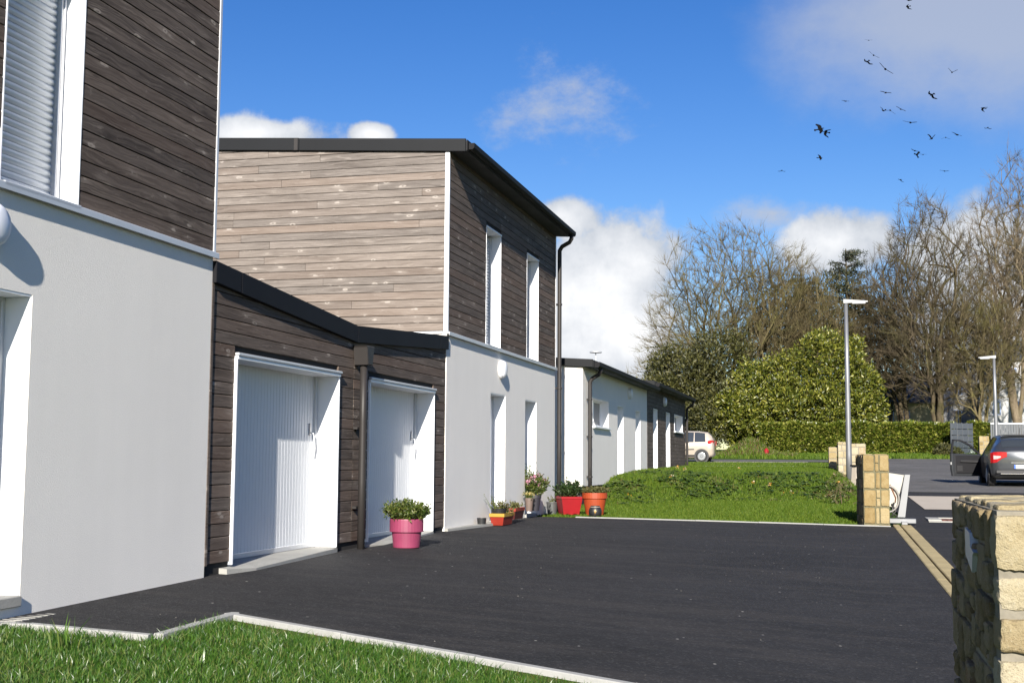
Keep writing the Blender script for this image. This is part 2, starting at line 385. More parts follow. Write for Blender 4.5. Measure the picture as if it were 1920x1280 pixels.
# ------------------------------------------------------------------ terrain
def sm(t, a, b):
    t = np.clip((np.asarray(t, float)-a)/(b-a), 0, 1); return t*t*(3-2*t)
def ground(x, y):
    """height of the land: the street climbs 2.4 %, the plots are terraced beside it"""
    x = np.asarray(x, float); y = np.asarray(y, float)
    st = .024*np.clip(y, -40, 115)
    fac = np.interp(y, [-40, 0, 7.5, 10, 17, 24, 27], [-.5, .38, .50, .53, .57, .56, .62])
    t = np.clip((x+5.36)/5.9, 0, 1)
    z = fac*(1-t)+st*t
    w = np.clip((x+5.36)/2.6, 0, 1)
    y0 = 26.2*(1-w)+29.6*w; y1 = 31.0*(1-w)+32.6*w
    k = np.clip((y-y0)/(y1-y0), 0, 1); k = k*k*(3-2*k)
    plat = np.interp(y, [0, 31, 34, 66, 115], [1.2, 1.20, 1.30, 1.58, 2.76])
    z2 = z*(1-k)+plat*k
    side = sm(x, .7, -.3)
    far = sm(y, 60, 66)
    z = np.where(x < .7, st*(1-side)+z2*side, st)
    return z*(1-far)+st*far
def gz(x, y): return float(ground(x, y))
def on_ground(px, py, dz=0):
    d = ray(px, py); t = 2.0
    for _ in range(4000):
        p = EYE+d*t
        if p.z <= gz(p.x, p.y)+dz: break
        t += .05
    lo, hi = t-.05, t
    for _ in range(20):
        m = (lo+hi)/2; p = EYE+d*m
        if p.z <= gz(p.x, p.y)+dz: hi = m
        else: lo = m
    return EYE+d*hi

def grid_mesh(name, X, Y, Z, mat, **k):
    n, m = X.shape; V = np.stack([X, Y, Z], -1).reshape(-1, 3)
    i = np.arange(n*m).reshape(n, m)
    return mk(name, V, np.stack([i[:-1, :-1], i[:-1, 1:], i[1:, 1:], i[1:, :-1]], -1).reshape(-1, 4), mat, smooth=True, **k)

# kerb corners of the drive, read off the photograph and laid on the land
kA, kB, kC, kD = (on_ground(*p) for p in ((435, 1150), (285, 1190), (0, 1165), (1190, 1282)))
kX = (kA.x+kB.x)/2
slopeAD = (kD.y-kA.y)/(kD.x-kA.x); slopeCB = (kB.y-kC.y)/(kB.x-kC.x)
def y_near(x): return kA.y+slopeAD*(x-kX) if x > kX else kB.y+slopeCB*(x-kX)
EL, ER = on_ground(1125, 971), on_ground(1672, 987)
def y_far(x): return EL.y+(ER.y-EL.y)*(x-EL.x)/(ER.x-EL.x)
def x_strip(y): return .86-.0150*(y-21.9)
xs = np.concatenate([[-900, -500, -250, -120, -60, -35, -22], np.arange(-14, 14.01, .35), [18, 25, 40, 70, 130, 260, 500, 900]])
ys = np.concatenate([[-300, -120, -50, -20, -8], np.arange(-3, 52, .3), np.arange(52, 120, 1.5), [130, 160, 220, 320, 500, 900, 1600]])
X, Y = np.meshgrid(xs, ys, indexing='ij'); Z = ground(X, Y)-.05
near = (Y < np.vectorize(y_near)(X)+.25) & (X < 1.2); Z = np.where(near, Z+.022, Z)
struct(grid_mesh('ground', X, Y, Z, 'turf'))
# driveway of fresh asphalt
for part, (xa, xb) in enumerate(((-5.9, kX), (kX, None))):
    s = np.linspace(0, 1, 8 if part == 0 else 40); t = np.linspace(0, 1, 70); GX = np.zeros((len(s), len(t))); GY = GX.copy()
    for i, a in enumerate(s):
        for j, b in enumerate(t):
            x = xa+a*((xb if xb is not None else .95)-xa)
            y = y_near(x-1e-6 if part == 0 else x+1e-6)*(1-b)+y_far(x)*b
            if xb is None: x = xa+a*(x_strip(y)-xa)
            GX[i, j], GY[i, j] = x, y
    GZ = ground(GX, GY)
    if part == 0: D0 = (GX, GY, GZ)
    else: D1 = (GX, GY, GZ)
dv, df, n0 = [], [], 0
for GX, GY, GZ in (D0, D1):
    n, m = GX.shape; i = np.arange(n*m).reshape(n, m)+n0
    dv.append(np.stack([GX, GY, GZ], -1).reshape(-1, 3)); df.append(np.stack([i[:-1, :-1], i[1:, :-1], i[1:, 1:], i[:-1, 1:]], -1).reshape(-1, 4)); n0 += n*m
struct(mk('driveway', np.concatenate(dv), np.concatenate(df), 'asphalt_new', smooth=True))
def sheet(name, x0, x1, y0, y1, dz, mat, nx=10, ny=40, xf=None):
    a, b = np.meshgrid(np.linspace(0, 1, nx), np.linspace(y0, y1, ny), indexing='ij')
    lo = xf(b) if xf else x0; GX = lo+a*(x1-lo)
    return struct(grid_mesh(name, GX, b, ground(np.maximum(GX, .71), b)+dz, mat))
sheet('pavement', 1.2, 14, -12, 34.2, -.006, 'asphalt_new', 14, 60, lambda b: x_strip(b)+.29)
sheet('road', .75, 14, 34.2, 76, .002, 'asphalt_old', 14, 50)
sheet('side_road', -30, .75, 66.6, 71.5, .004, 'asphalt_old', 30, 12)
sheet('gravel_path', -22, -1.5, 63.2, 66.5, .006, 'slab', 20, 6)

# kerb stones
def kerb_run(root, a, b, w=.07, h=.014, down=.12, L0=1.0):
    a, b = Vector(a), Vector(b); n = max(1, round((b-a).length/L0)); d = (b-a).normalized(); s = Vector((d.y, -d.x, 0))
    for i in range(n):
        p, q = a.lerp(b, i/n)+d*.003, a.lerp(b, (i+1)/n)-d*.003
        m = MB(); V = []
        for e in (p, q):
            z = gz(e.x, e.y)+random.uniform(-.003, .003)
            for off, zz in ((0, z-down), (0, z+h-.006), (.006, z+h), (w-.006, z+h), (w, z+h-.006), (w, z-down)):
                r = e+s*off; V.append((r.x, r.y, zz))
        F = [[i0, (i0+1) % 6, 6+(i0+1) % 6, 6+i0] for i0 in range(6)]+[[5, 4, 3, 2, 1, 0], [6, 7, 8, 9, 10, 11]]
        m.add(V, F); m.out('kerb_stone', 'kerb', root)
kr = struct(mk('kerb_bed', [(kA.x, kA.y, gz(kA.x, kA.y)-.2), (kD.x, kD.y, gz(kD.x, kD.y)-.2), (kD.x, kD.y-.03, gz(kD.x, kD.y)-.2)], [[0, 1, 2]], 'concrete'))
end = Vector((.9, y_near(.9), 0))
kerb_run(kr, (-5.9, y_near(-5.9), 0), (kX, y_near(kX-1e-6), 0)); kerb_run(kr, (kX, y_near(kX-1e-6), 0), (kX, y_near(kX+1e-6), 0)); kerb_run(kr, (kX, y_near(kX+1e-6), 0), end)
kerb_run(kr, (-4.55, y_far(-4.55)+.05, 0), (.82, y_far(.82)+.05, 0), .06, .016)
kerb_run(kr, (-4.9, 45.7, 0), (-.4, 46.6, 0), .06, .03)
# gutter of beige concrete channel pieces along the pavement
gt = struct(mk('gutter_bed', [(x_strip(y)+dx, y, gz(1, y)-.03) for y in (7.0, 22) for dx in (0, .3)], [[0, 1, 3, 2]], 'mortar_olive'))
for i in range(15):
    ya, yb = 7.0+i, 7.994+i
    for x0, x1, dz in ((0, .105, .012), (.13, .30, .008)):
        m = MB(); V = []
        for y in (ya, yb):
            z = gz(1, y)+dz+random.uniform(-.003, .003)
            for dx, zz in ((x0, z-.06), (x0, z-.008), (x0+.01, z), (x1-.012, z), (x1, z-.010), (x1, z-.06)): V.append((x_strip(y)+dx, y, zz))
        m.add(V, [[k, 6+k, 6+(k+1) % 6, (k+1) % 6] for k in range(6)]+[[0, 1, 2, 3, 4, 5], [11, 10, 9, 8, 7, 6]]); m.out('gutter_stone', 'gutter', gt)
def flat(name, pts, mat, dz):
    return struct(mk(name, [(p[0], p[1], gz(max(p[0], .71), p[1])+dz) for p in pts], [list(range(len(pts)))], mat))
flat('concrete_slab', [(1.66, 26.6), (4.6, 26.6), (4.6, 32), (1.60, 32)], 'slab', .006)
plain('rust', (.16, .065, .035), .7, .2, .3, 8, .5)
dg = struct(MB().box(1.50, 4.6, 23.0, 23.16, gz(1.6, 23)-.02, gz(1.6, 23)+.012).box(1.50, 1.72, 23.16, 24.1, gz(1.6, 23.5)-.02, gz(1.6, 23.6)+.02).box(1.72, 4.6, 23.95, 24.1, gz(1.6, 24)-.02, gz(1.6, 24)+.012).out('drain_frame', 'concrete'))
for i in range(30):
    MB().box(1.73+i*.095, 1.81+i*.095, 23.17, 23.94, gz(1.7, 23.2)-.01, gz(1.7, 23.5)+.008).out('grate_bar', 'rust', dg)

# ------------------------------------------------------------------ scattered foliage
def blades(name, P, h, w, mat, lean=.45, kind='stuff', parent=None, two=True):
    n = len(P); a = np.random.rand(n)*2*np.pi; hh = h[0]+(h[1]-h[0])*np.random.rand(n)**1.3
    b = np.random.rand(n)*2*np.pi; ln = lean*np.random.rand(n)*hh; ww = w*(.6+.8*np.random.rand(n))
    dx, dy = np.cos(a)*ww/2, np.sin(a)*ww/2; lx, ly = np.cos(b)*ln, np.sin(b)*ln
    V = np.zeros((n, 5, 3)); V[:, 0] = P-np.stack([dx, dy, 0*dx+.01], -1); V[:, 1] = P+np.stack([dx, dy, 0*dx-.01], -1)
    mid = P+np.stack([lx*.35, ly*.35, hh*.6], -1); V[:, 2] = mid+np.stack([dx, dy, 0*dx], -1)*.8; V[:, 3] = mid-np.stack([dx, dy, 0*dx], -1)*.8
    V[:, 4] = P+np.stack([lx, ly, hh*(1-.25*lean*np.random.rand(n))], -1)
    i = np.arange(n)[:, None]*5
    F = np.concatenate([i+np.array([[0, 1, 2]]), i+np.array([[0, 2, 3]]), i+np.array([[3, 2, 4]])])
    o = mk(name, V.reshape(-1, 3), F, mat, parent)
    if kind: o['kind'] = kind
    return o
def leaves(P, size, up=.3, nrm=None, asp=.42, droop=.0):
    """leaf quads (two folded halves) at points P; returns V, F"""
    n = len(P); s = size*(.65+.7*np.random.rand(n))
    d = np.random.randn(n, 3); d[:, 2] += up
    if nrm is not None: d += nrm*1.1
    d /= np.linalg.norm(d, axis=1)[:, None]
    q = np.random.randn(n, 3); 
    if nrm is not None: q = np.cross(d, nrm+np.random.randn(n, 3)*.7)
    else: q = np.cross(d, q)
    q /= np.linalg.norm(q, axis=1)[:, None]+1e-9; nn = np.cross(d, q)
    s = s[:, None]; V = np.zeros((n, 4, 3))
    V[:, 0] = P; V[:, 2] = P+d*s-np.array([0, 0, 1])*droop*s
    mid = P+d*s*.5+nn*s*.10
    V[:, 1] = mid+q*s*asp*.5; V[:, 3] = mid-q*s*asp*.5
    i = np.arange(n)[:, None]*4
    return V.reshape(-1, 3), np.concatenate([i+np.array([[0, 1, 2]]), i+np.array([[0, 2, 3]])])

# ------------------------------------------------------------------ houses
XF = -5.36                                   # plane of all the house fronts
def wall_grid(m, X, y0, y1, z0, z1, ops, depth):
    Ys = sorted({y0, y1, *[o[0] for o in ops], *[o[1] for o in ops]}); Zs = sorted({z0, z1, *[o[2] for o in ops], *[o[3] for o in ops]})
    for a, b in zip(Ys, Ys[1:]):
        for c, d in zip(Zs, Zs[1:]):
            if any(o[0] <= a and b <= o[1] and o[2] <= c and d <= o[3] for o in ops): continue
            m.add([(X, a, c), (X, b, c), (X, b, d), (X, a, d)], [[0, 1, 2, 3]])
    for a, b, c, d in ops:
        I = X-depth
        m.add([(X, a, c), (X, b, c), (X, b, d), (X, a, d), (I, a, c), (I, b, c), (I, b, d), (I, a, d)], [[0, 4, 5, 1], [1, 5, 6, 2], [2, 6, 7, 3], [3, 7, 4, 0]])
def clip(poly, f):
    """keep the part of poly where f(p) >= 0"""
    out = []
    for i, p in enumerate(poly):
        q = poly[(i+1) % len(poly)]; a, b = f(p), f(q)
        if a >= 0: out.append(p)
        if (a >= 0) != (b >= 0): t = a/(a-b); out.append((p[0]+(q[0]-p[0])*t, p[1]+(q[1]-p[1])*t))
    return out
PITCH_B = .1155
def boards(parent, o, u, n, s0, s1, z0, z1, ops, top, mat, join=(1.6, 3.9), stuff=False):
    """horizontal cladding: each board a mesh of its own"""
    rows = int(math.ceil((z1-z0)/PITCH_B)); allm = MB()
    for r in range(rows):
        a, b = z0+r*PITCH_B+.0035, z0+(r+1)*PITCH_B-.0035
        spans = [(s0, s1)]
        for oa, ob, oc, od in ops:
            if b > oc+.01 and a < od-.01:
                spans = [t for s, e in spans for t in ((s, min(e, oa)), (max(s, ob), e)) if t[1]-t[0] > .02]
        for s, e in spans:
            for p, q in (pieces(s, e, *join) if e-s > 1.2 else [(s, e)]):
                bb = b
                for oa, ob, oc, od in ops:             # notch rows that an opening's head or foot cuts
                    pass
                poly = [(p+.0012, a), (q-.0012, a), (q-.0012, bb), (p+.0012, bb)]
                poly = clip(poly, lambda t: top(t[0])-t[1])
                if len(poly) < 3 or max(t[1] for t in poly)-a < .012: continue
                m = allm if stuff else MB()
                m.prism(poly, o, u, (0, 0, 1), n, .021+random.uniform(-.0015, .0015), .004)
                if not stuff: m.out('board', mat, parent)
    if stuff: b = allm.out('board_rows', mat, parent); b['kind'] = 'stuff'
def lining(parent, y0, y1, z0, z1, X, depth, proud=.012, t=.014, bottom=True, name='jamb_lining'):
    I, O = X-depth, X+proud
    MB().bev(I, O, y0-t*.2, y0+t, z0, z1-t, .003).out(name, 'lacquer', parent); MB().bev(I, O, y1-t, y1+t*.2, z0, z1-t, .003).out(name, 'lacquer', parent)
    MB().bev(I, O+.012, y0-.004, y1+.004, z1-t, z1+.012, .004).out('head_lining', 'lacquer', parent)
    if bottom: MB().bev(I, O+.035, y0+t, y1-t, z0-.03, z0+.004, .004).out('window_sill', 'alu', parent)
def tall_window(house, y0, y1, z0, z1, shutter):
    X = XF; d = .20
    I = X-d; fr = MB()
    fr.box(I-.05, I, y0, y0+.06, z0, z1).box(I-.05, I, y1-.06, y1, z0, z1).box(I-.05, I-.001, y0+.06, y1-.06, z0, z0+.07).box(I-.05, I-.001, y0+.06, y1-.06, z1-.07, z1)
    w = fr.out('window', 'alu', house)
    lining(w, y0, y1, z0, z1, X, d)
    if shutter:
        for i, s in enumerate((y0+.014, y1-.014-.06)):
            MB().bev(I+.002, I+.055, s, s+.06, z0, z1-.02, .004).bev(I+.055, I+.068, s+.022, s+.038, z0, z1-.02, .003).out('guide_rail', 'alu', w)
        n = int((z1-z0)/.0525)
        for k in range(n):
            za = z0+k*.0525; V = []
            for y in (y0+.07, y1-.07):
                for j in range(7):
                    t = j/6; V.append((I+.012+.013*math.sin(math.pi*t), y, za+.0515*t))
            mk('slat', V, [[j, j+7, j+8, j+1] for j in range(6)]+[[0, 6, 13, 7]], 'shutter', w, smooth=False)
    else:
        MB().box(I-.03, I-.022, y0+.06, y1-.06, z0+.07, z1-.07).out('pane', 'glass', w)
        MB().bev(I, I+.03, y0+.02, y0+.075, z0+.03, z1-.03, .005).bev(I, I+.03, y1-.075, y1-.02, z0+.03, z1-.03, .005).out('sash', 'lacquer', w)
def entrance(house, y0, y1, z0, z1, depth=.22, glazed=False, bell=False):
    I = XF-depth; m = MB().bev(I-.05, I, y0+.05, y1-.05, z0+.02, z1-.05, .006)
    if not glazed:
        for k in range(3):
            zz = z0+.3+k*.56; m.bev(I, I+.008, y0+.22, y1-.22, zz, zz+.4, .004)
    dr = m.out('door', 'lacquer', house)
    MB().bev(I-.03, I+.02, y0, y0+.05, z0, z1, .004).bev(I-.03, I+.02, y1-.05, y1, z0, z1, .004).bev(I-.03, I+.018, y0+.05, y1-.05, z1-.05, z1, .004).out('door_frame', 'alu', dr)
    for a, b in ((y0, y0+.014), (y1-.014, y1)): MB().box(I+.02, XF-.004, a, b, z0, z1-.016).out('jamb_lining', 'lacquer', dr)
    MB().box(I+.02, XF-.004, y0+.001, y1-.001, z1-.015, z1).out('head_lining', 'lacquer', dr)
    MB().bev(I, XF+.03, y0+.015, y1-.015, z0-.06, z0+.012, .006).out('doorstep', 'concrete', dr)
    if glazed: MB().box(I, I+.006, y0+.2, y1-.2, z0+.3, z1-.2).out('pane', 'glass', dr)
    hx = I+.03
    MB().tube([(I, y0+.13, z0+1.03), (I+.055, y0+.13, z0+1.03), (I+.055, y0+.25, z0+1.03)], .011).bev(I, I+.012, y0+.11, y0+.15, z0+.93, z0+1.12, .004).out('handle', 'alu', dr, True)
    if bell:
        b = MB().bev(-5.50, -5.42, y1-.03, y1-.014, z0+1.19, z0+1.25, .004); b.out('bell_plate', 'alu', dr)
def downpipe(house, y, ztop, zbot, xe, mat='pipe_brown', r=.043):
    px = XF+.075
    m = MB().tube([(xe, y, ztop), (xe, y, ztop-.07), (xe-.04, y, ztop-.14), (px+.05, y, ztop-.22), (px, y, ztop-.30), (px, y, ztop-.42)]+[(px, y, ztop-.42+(zbot-ztop+.42)*k/4) for k in range(1, 5)], r, 12)
    p = m.out('downpipe', mat, house, True)
    for z in (zbot+.35, zbot+(ztop-zbot)*.45, zbot+(ztop-zbot)*.75):
        MB().lathe([(r+.004, -.02), (r+.012, -.015), (r+.012, .015), (r+.004, .02)], (px, y, z), 12).box(XF, px-r*.8, y-.02, y+.02, z-.02, z+.02).out('pipe_bracket', mat, p)
    return p
def wall_lamp(y, z, label, X=XF, r=.155):
    t = thing('wall_lamp', label, 'lamp', (X, y, z), 'round wall lamps')
    MB().lathe([(r*.93, 0), (r, .01), (r, .035), (r*.95, .045)], (X, y, z), 28, 'x').out('base_ring', 'lacquer', t, False)
    MB().lathe([(r*.93, .046), (r*.90, .07), (r*.78, .09), (r*.5, .103), (r*.1, .108)], (X, y, z), 28, 'x').out('diffuser', 'lamp_white', t, True)
def timber_house(Y0, Y1, label, doors, wins, side, pipe_y, ZT=5.99, xe=-5.09):
    ZB, ZS, SL = .30, 3.345, .0615
    XB = -13.0
    h = thing('timber_house', label, 'house', (XF, Y0, ZB))
    m = MB(); wall_grid(m, XF, Y0, Y1, ZB, ZS, doors, .22)
    m.add([(XF, Y0, ZB), (XB, Y0, ZB), (XB, Y0, ZS), (XF, Y0, ZS)], [[0, 3, 2, 1]]); m.add([(XF, Y1, ZB), (XB, Y1, ZB), (XB, Y1, ZS), (XF, Y1, ZS)], [[0, 1, 2, 3]])
    m.add([(XB, Y0, ZB), (XB, Y1, ZB), (XB, Y1, ZS), (XB, Y0, ZS)], [[0, 3, 2, 1]]); m.out('rendered_wall', 'stucco', h)
    # upper storey: dark backing, then boards
    XW = XF-.012; m = MB(); wall_grid(m, XW, Y0+.02, Y1, ZS, ZT+.1, wins, .20)
    m.add([(XW, Y0+.02, ZS), (XB, Y0+.02, ZS), (XB, Y0+.02, ZT+.1+SL*7.6), (XW, Y0+.02, ZT+.1)], [[0, 3, 2, 1]])
    m.add([(XW, Y1, ZS), (XB, Y1, ZS), (XB, Y1, ZT+.1+SL*7.6), (XW, Y1, ZT+.1)], [[0, 1, 2, 3]])
    m.add([(XB, Y0+.02, ZS), (XB, Y1, ZS), (XB, Y1, ZT+.5), (XB, Y0+.02, ZT+.5)], [[0, 3, 2, 1]])
    tw = m.out('timber_wall', 'dark_gap', h)
    wb = [(a-.006, b+.006, c, d) for a, b, c, d in wins]
    boards(tw, (XW, 0, 0), (0, 1, 0), (1, 0, 0), Y0+.045, Y1-.01, ZS+.045, ZT+.12, wb, lambda y: ZT+.03, 'wood_front')
    if side: boards(tw, (0, Y0+.02, 0), (1, 0, 0), (0, -1, 0), -10.6, XF-.04, ZS+.045, ZT+.55, [], lambda x: ZT+.03+(XF-x)*SL, 'wood_side', (1.3, 3.4))
    # trims
    MB().bev(XF-.05, XF+.045, Y0-.01, Y1+.03, ZS, ZS+.035, .004).bev(XF+.038, XF+.047, Y0-.01, Y1+.03, ZS-.02, ZS+.03, .003).out('flashing', 'alu', h)
    MB().bev(XF-.045, XF+.018, Y0-.012, Y0+.035, ZS+.036, ZT+.02, .004).out('corner_trim', 'lacquer', h)
    MB().bev(XF-.045, XF+.018, Y1-.02, Y1+.02, ZS+.036, ZT+.02, .004).out('corner_trim', 'alu', h)
    if side: MB().bev(XB, XF-.051, Y0-.025, Y0+.03, ZS+.002, ZS+.037, .004).out('flashing', 'lacquer', h)
    for w in wins: tall_window(h, *w, True)
    for i, d in enumerate(doors): entrance(h, *d, glazed=(i == 1), bell=(i == 0 and side))
    # roof, falling towards the front
    zt = lambda x: ZT+.16+(xe-x)*SL
    m = MB().prism([(XB-.2, zt(XB-.2)-.17), (xe, zt(xe)-.17), (xe, zt(xe)-.02), (XB-.2, zt(XB-.2)-.02)], (0, Y0-.01, 0), (1, 0, 0), (0, 0, 1), (0, 1, 0), Y1-Y0+.05)
    rf = m.out('roof', 'roofing', h)
    cuts = [XB-.2, -7.68, xe]
    for a, b in zip(cuts, cuts[1:]):
        MB().prism([(a+.003, zt(a)-.185), (b-.003, zt(b)-.185), (b-.003, zt(b)), (a+.003, zt(a))], (0, Y0-.011, 0), (1, 0, 0), (0, 0, 1), (0, -1, 0), .035, .004).out('verge_fascia', 'anthracite', rf)
    MB().bev(-7.76, -7.70, Y0-.049, Y0-.042, zt(-7.7)-.182, zt(-7.7)-.004, .002).out('fascia_joint', 'pipe_brown', rf)
    MB().bev(xe, xe+.02, Y0-.01, Y1+.04, zt(xe)-.165, zt(xe)-.01, .004).out('eave_fascia', 'fascia', rf)
    if pipe_y: V = []; prof = [(0, .0), (.0, -.10), (.03, -.125), (.09, -.125), (.12, -.10), (.12, .0), (.132, .004), (.132, -.01), (.125, -.105), (.09, -.137), (.03, -.137), (-.0, -.137)]
    if pipe_y: MB().prism([(xe+.021+a, zt(xe)-.05+b) for a, b in [(0, 0), (0, -.09), (.055, -.09), (.08, -.065), (.085, 0)]], (0, Y0+.04, 0), (1, 0, 0), (0, 0, 1), (0, 1, 0), Y1-Y0+.18).out('gutter', 'fascia', rf)
    if pipe_y: downpipe(h, pipe_y, zt(xe)-.135, .5, xe+.045)
    return h
timber_house(2.95, 10.02, 'nearest house, white render below and dark timber above, cut by the left edge', [(6.54, 7.47, .62, 2.67)], [(7.05, 7.95, 3.382, 5.27)], False, None, 6.2, -5.25)
timber_house(16.93, 24.0, 'two-storey timber and white house behind the garages with a black sloping roof', [(19.29, 20.22, .60, 2.64), (21.59, 22.44, .60, 2.64)],
             [(18.94, 19.84, 3.382, 5.27), (21.63, 22.53, 3.382, 5.27)], True, 24.06)
wall_lamp(6.97, 3.07, 'round white wall lamp at the left edge on the nearest house')
wall_lamp(19.88, 3.05, 'round white wall lamp above the entrance of the two-storey timber house')

# ---- the two garages between the houses, under one V of black fascia
VY, ZV = 13.45, 3.09
def gtop(y): return ZV+(VY-y)*(3.31-ZV)/(VY-10.02) if y < VY else ZV+(y-VY)*(3.315-ZV)/(16.92-VY)
def garage(y0, y1, d0, d1, label, joints):
    z0, z1 = .60, 2.49; g = thing('garage', label, 'garage', (XF, y0, .4)); XW = XF-.03
    m = MB(); wall_grid(m, XW, y0, y1, .50, 2.55, [(d0, d1, .50, z1)], .24)
    m.add([(XW, y0, 2.55), (XW, y1, 2.55), (XW, y1, gtop(y1-.001)-.05), (XW, y0, gtop(y0+.001)-.05)], [[0, 1, 2, 3]])
    w = m.out('timber_wall', 'dark_gap', g)
    MB().box(XF-.3, XF-.075, y0, d0, .3, .62).out('plinth', 'concrete', g); MB().box(XF-.3, XF-.075, d1, y1, .3, .62).out('plinth', 'concrete', g)
    boards(w, (XW, 0, 0), (0, 1, 0), (1, 0, 0), y0+(.05 if y0 < 12 else .0), y1-.0, .63, 3.3, [(d0-.004, d1+.004, .5, z1+.004)], lambda y: gtop(y)-.13, 'wood_front')
    if y0 < 12: MB().bev(XW, XF+.004, y0+.002, y0+.046, .62, 3.12, .004).out('corner_board', 'wood_front', g)
    # fascia in lengths, with bright joints
    cuts = [y0]+joints+[y1]
    rf = MB().prism([(y0, gtop(y0+.001)-.03), (y1, gtop(y1-.001)-.03), (y1, gtop(y1-.001)-.14), (y0, gtop(y0+.001)-.14)], (-13, 0, 0), (0, 1, 0), (0, 0, 1), (1, 0, 0), 13+XF-.01).out('roof', 'roofing', g)
    for a, b in zip(cuts, cuts[1:]):
        ta, tb = gtop(a+.001), gtop(b-.001)
        MB().prism([(a+.004, ta-.195), (b-.004, tb-.195), (b-.004, tb), (a+.004, ta)], (XF-.012, 0, 0), (0, 1, 0), (0, 0, 1), (1, 0, 0), .05, .005).out('fascia', 'fascia', rf)
    for j in joints+([y1] if y1 < 14 else []): MB().box(XF-.01, XF+.030, j-.004, j+.004, gtop(j)-.194, gtop(j)-.002).out('fascia_joint', 'concrete', rf)
    # opening: white lining and ribbed door
    D = .265; I = XF-D
    V, F = [], []; n = int((d1-d0)/.0125); k = 0; prof = []
    y = d0+.015
    while y < d1-.05:
        prof += [(y, 0), (y+.058, 0), (y+.062, -.0035), (y+.068, -.0035), (y+.072, 0)]; y += .072
    for yy, dx in prof: V += [(I+dx, yy, z0+.01), (I+dx, yy, z1-.01)]
    for i in range(len(prof)-1): F.append([2*i, 2*i+2, 2*i+3, 2*i+1])
    dr = mk('garage_door', V, F, 'door_panel', g)
    MB().bev(I-.01, I+.03, d1-.07, d1-.016, z0, z1-.02, .004).bev(I-.01, I+.035, d1-.052, d1-.040, z0, z1-.02, .002).out('door_guide', 'alu', dr)
    MB().bev(I-.01, I+.008, d0+.015, d1-.07, z0+.0, z0+.05, .003).out('door_seal', 'alu', dr)
    hy, hz = d1-.17, z0+1.22
    MB().bev(I, I+.014, hy-.02, hy+.02, hz, hz+.13, .004).tube([(I+.012, hy, hz+.03), (I+.05, hy, hz+.02), (I+.055, hy+.03, hz-.10), (I+.05, hy-.03, hz-.2)], .007).out('handle', 'alu', dr, True)
    lining(g, d0, d1, z0, z1, XF, D, .016, .02, False)
    MB().bev(XF-.004, XF+.04, d0-.015, d1+.02, z1+.013, z1+.042, .006).out('door_head_trim', 'alu', g)
    MB().add([(I-.02, d0-.16, .3), (XF+.06, d0-.16, .3), (XF+.12, d0+.31, .3), (XF+.015, d1+.02, .3), (I-.02, d1+.02, .3),
              (I-.02, d0-.16, z0), (XF+.05, d0-.16, z0-.025), (XF+.11, d0+.30, z0-.05), (XF+.015, d1+.02, z0-.01), (I-.02, d1+.02, z0)],
             [[5, 6, 7, 8, 9], [0, 1, 6, 5], [1, 2, 7, 6], [2, 3, 8, 7], [3, 4, 9, 8]]).out('threshold', 'concrete', g)
    return g
gl = garage(10.02, VY, 10.51, 12.98, 'left timber garage with white ribbed door, next to the nearest house', [10.52])
gr = garage(VY, 16.93, 13.92, 16.38, 'right timber garage with white ribbed door, behind the pink flowerpot', [16.55])
# rainwater hopper and pipe at the valley, hung on the right garage
hp = MB().prism([(-.13, 0), (.13, 0), (.13, .035), (.115, .035), (.075, -.20), (-.075, -.20), (-.115, .035), (-.13, .035)][:2]+[(.115, -.02), (.075, -.22), (-.075, -.22), (-.115, -.02)], (XF-.002, VY+.07, 2.86), (0, 1, 0), (0, 0, 1), (1, 0, 0), .17, .01).out('rain_hopper', 'pipe_brown', gr)
MB().tube([(XF+.085, VY+.07, 2.66), (XF+.085, VY+.07, 2.0), (XF+.085, VY+.07, 1.3), (XF+.085, VY+.07, .5)], .042, 14).out('downpipe', 'pipe_brown', gr, True)
MB().bev(XF-.003, XF+.05, VY-.01, VY+.15, 1.9, 1.93, .004).bev(XF-.003, XF+.05, VY-.01, VY+.15, 1.0, 1.03, .004).out('pipe_bracket', 'pipe_brown', gr)

# ---- the two single-storey houses further up
def small_window(h, y0, y1, z0, z1, proud=0, trim=False, depth=.22):
    I = XF-depth
    w = MB().bev(I-.04, I+.03, y0, y0+.06, z0, z1, .004).bev(I-.04, I+.03, y1-.06, y1, z0, z1, .004).bev(I-.04, I+.028, y0+.06, y1-.06, z0, z0+.06, .004).bev(I-.04, I+.028, y0+.06, y1-.06, z1-.06, z1, .004).out('window', 'lacquer', h)
    MB().box(I-.01, I, y0+.06, y1-.06, z0+.06, z1-.06).out('pane', 'glass', w)
    MB().bev(I, I+.05, y0+.09, (y0+y1)/2, z0+.08, z0+.13, .004).bev(I, I+.05, y0+.09, (y0+y1)/2, z1-.13, z1-.08, .004).bev(I, I+.048, y0+.09, y0+.14, z0+.13, z1-.13, .004).bev(I, I+.048, (y0+y1)/2-.05, (y0+y1)/2, z0+.13, z1-.13, .004).out('sash', 'lacquer', w)
    for a, b in ((y0, y0+.012), (y1-.012, y1)): MB().box(I+.03, XF+(.015 if trim else -.003), a, b, z0+.002, z1-.013).out('jamb_lining', 'lacquer', w)
    MB().box(I+.03, XF+(.016 if trim else -.003), y0+.001, y1-.001, z1-.012, z1).out('head_lining', 'lacquer', w)
    MB().bev(I+.03, XF+.06, y0-.04, y1+.04, z0-.05, z0+.001, .006).out('window_sill', 'lacquer', w)
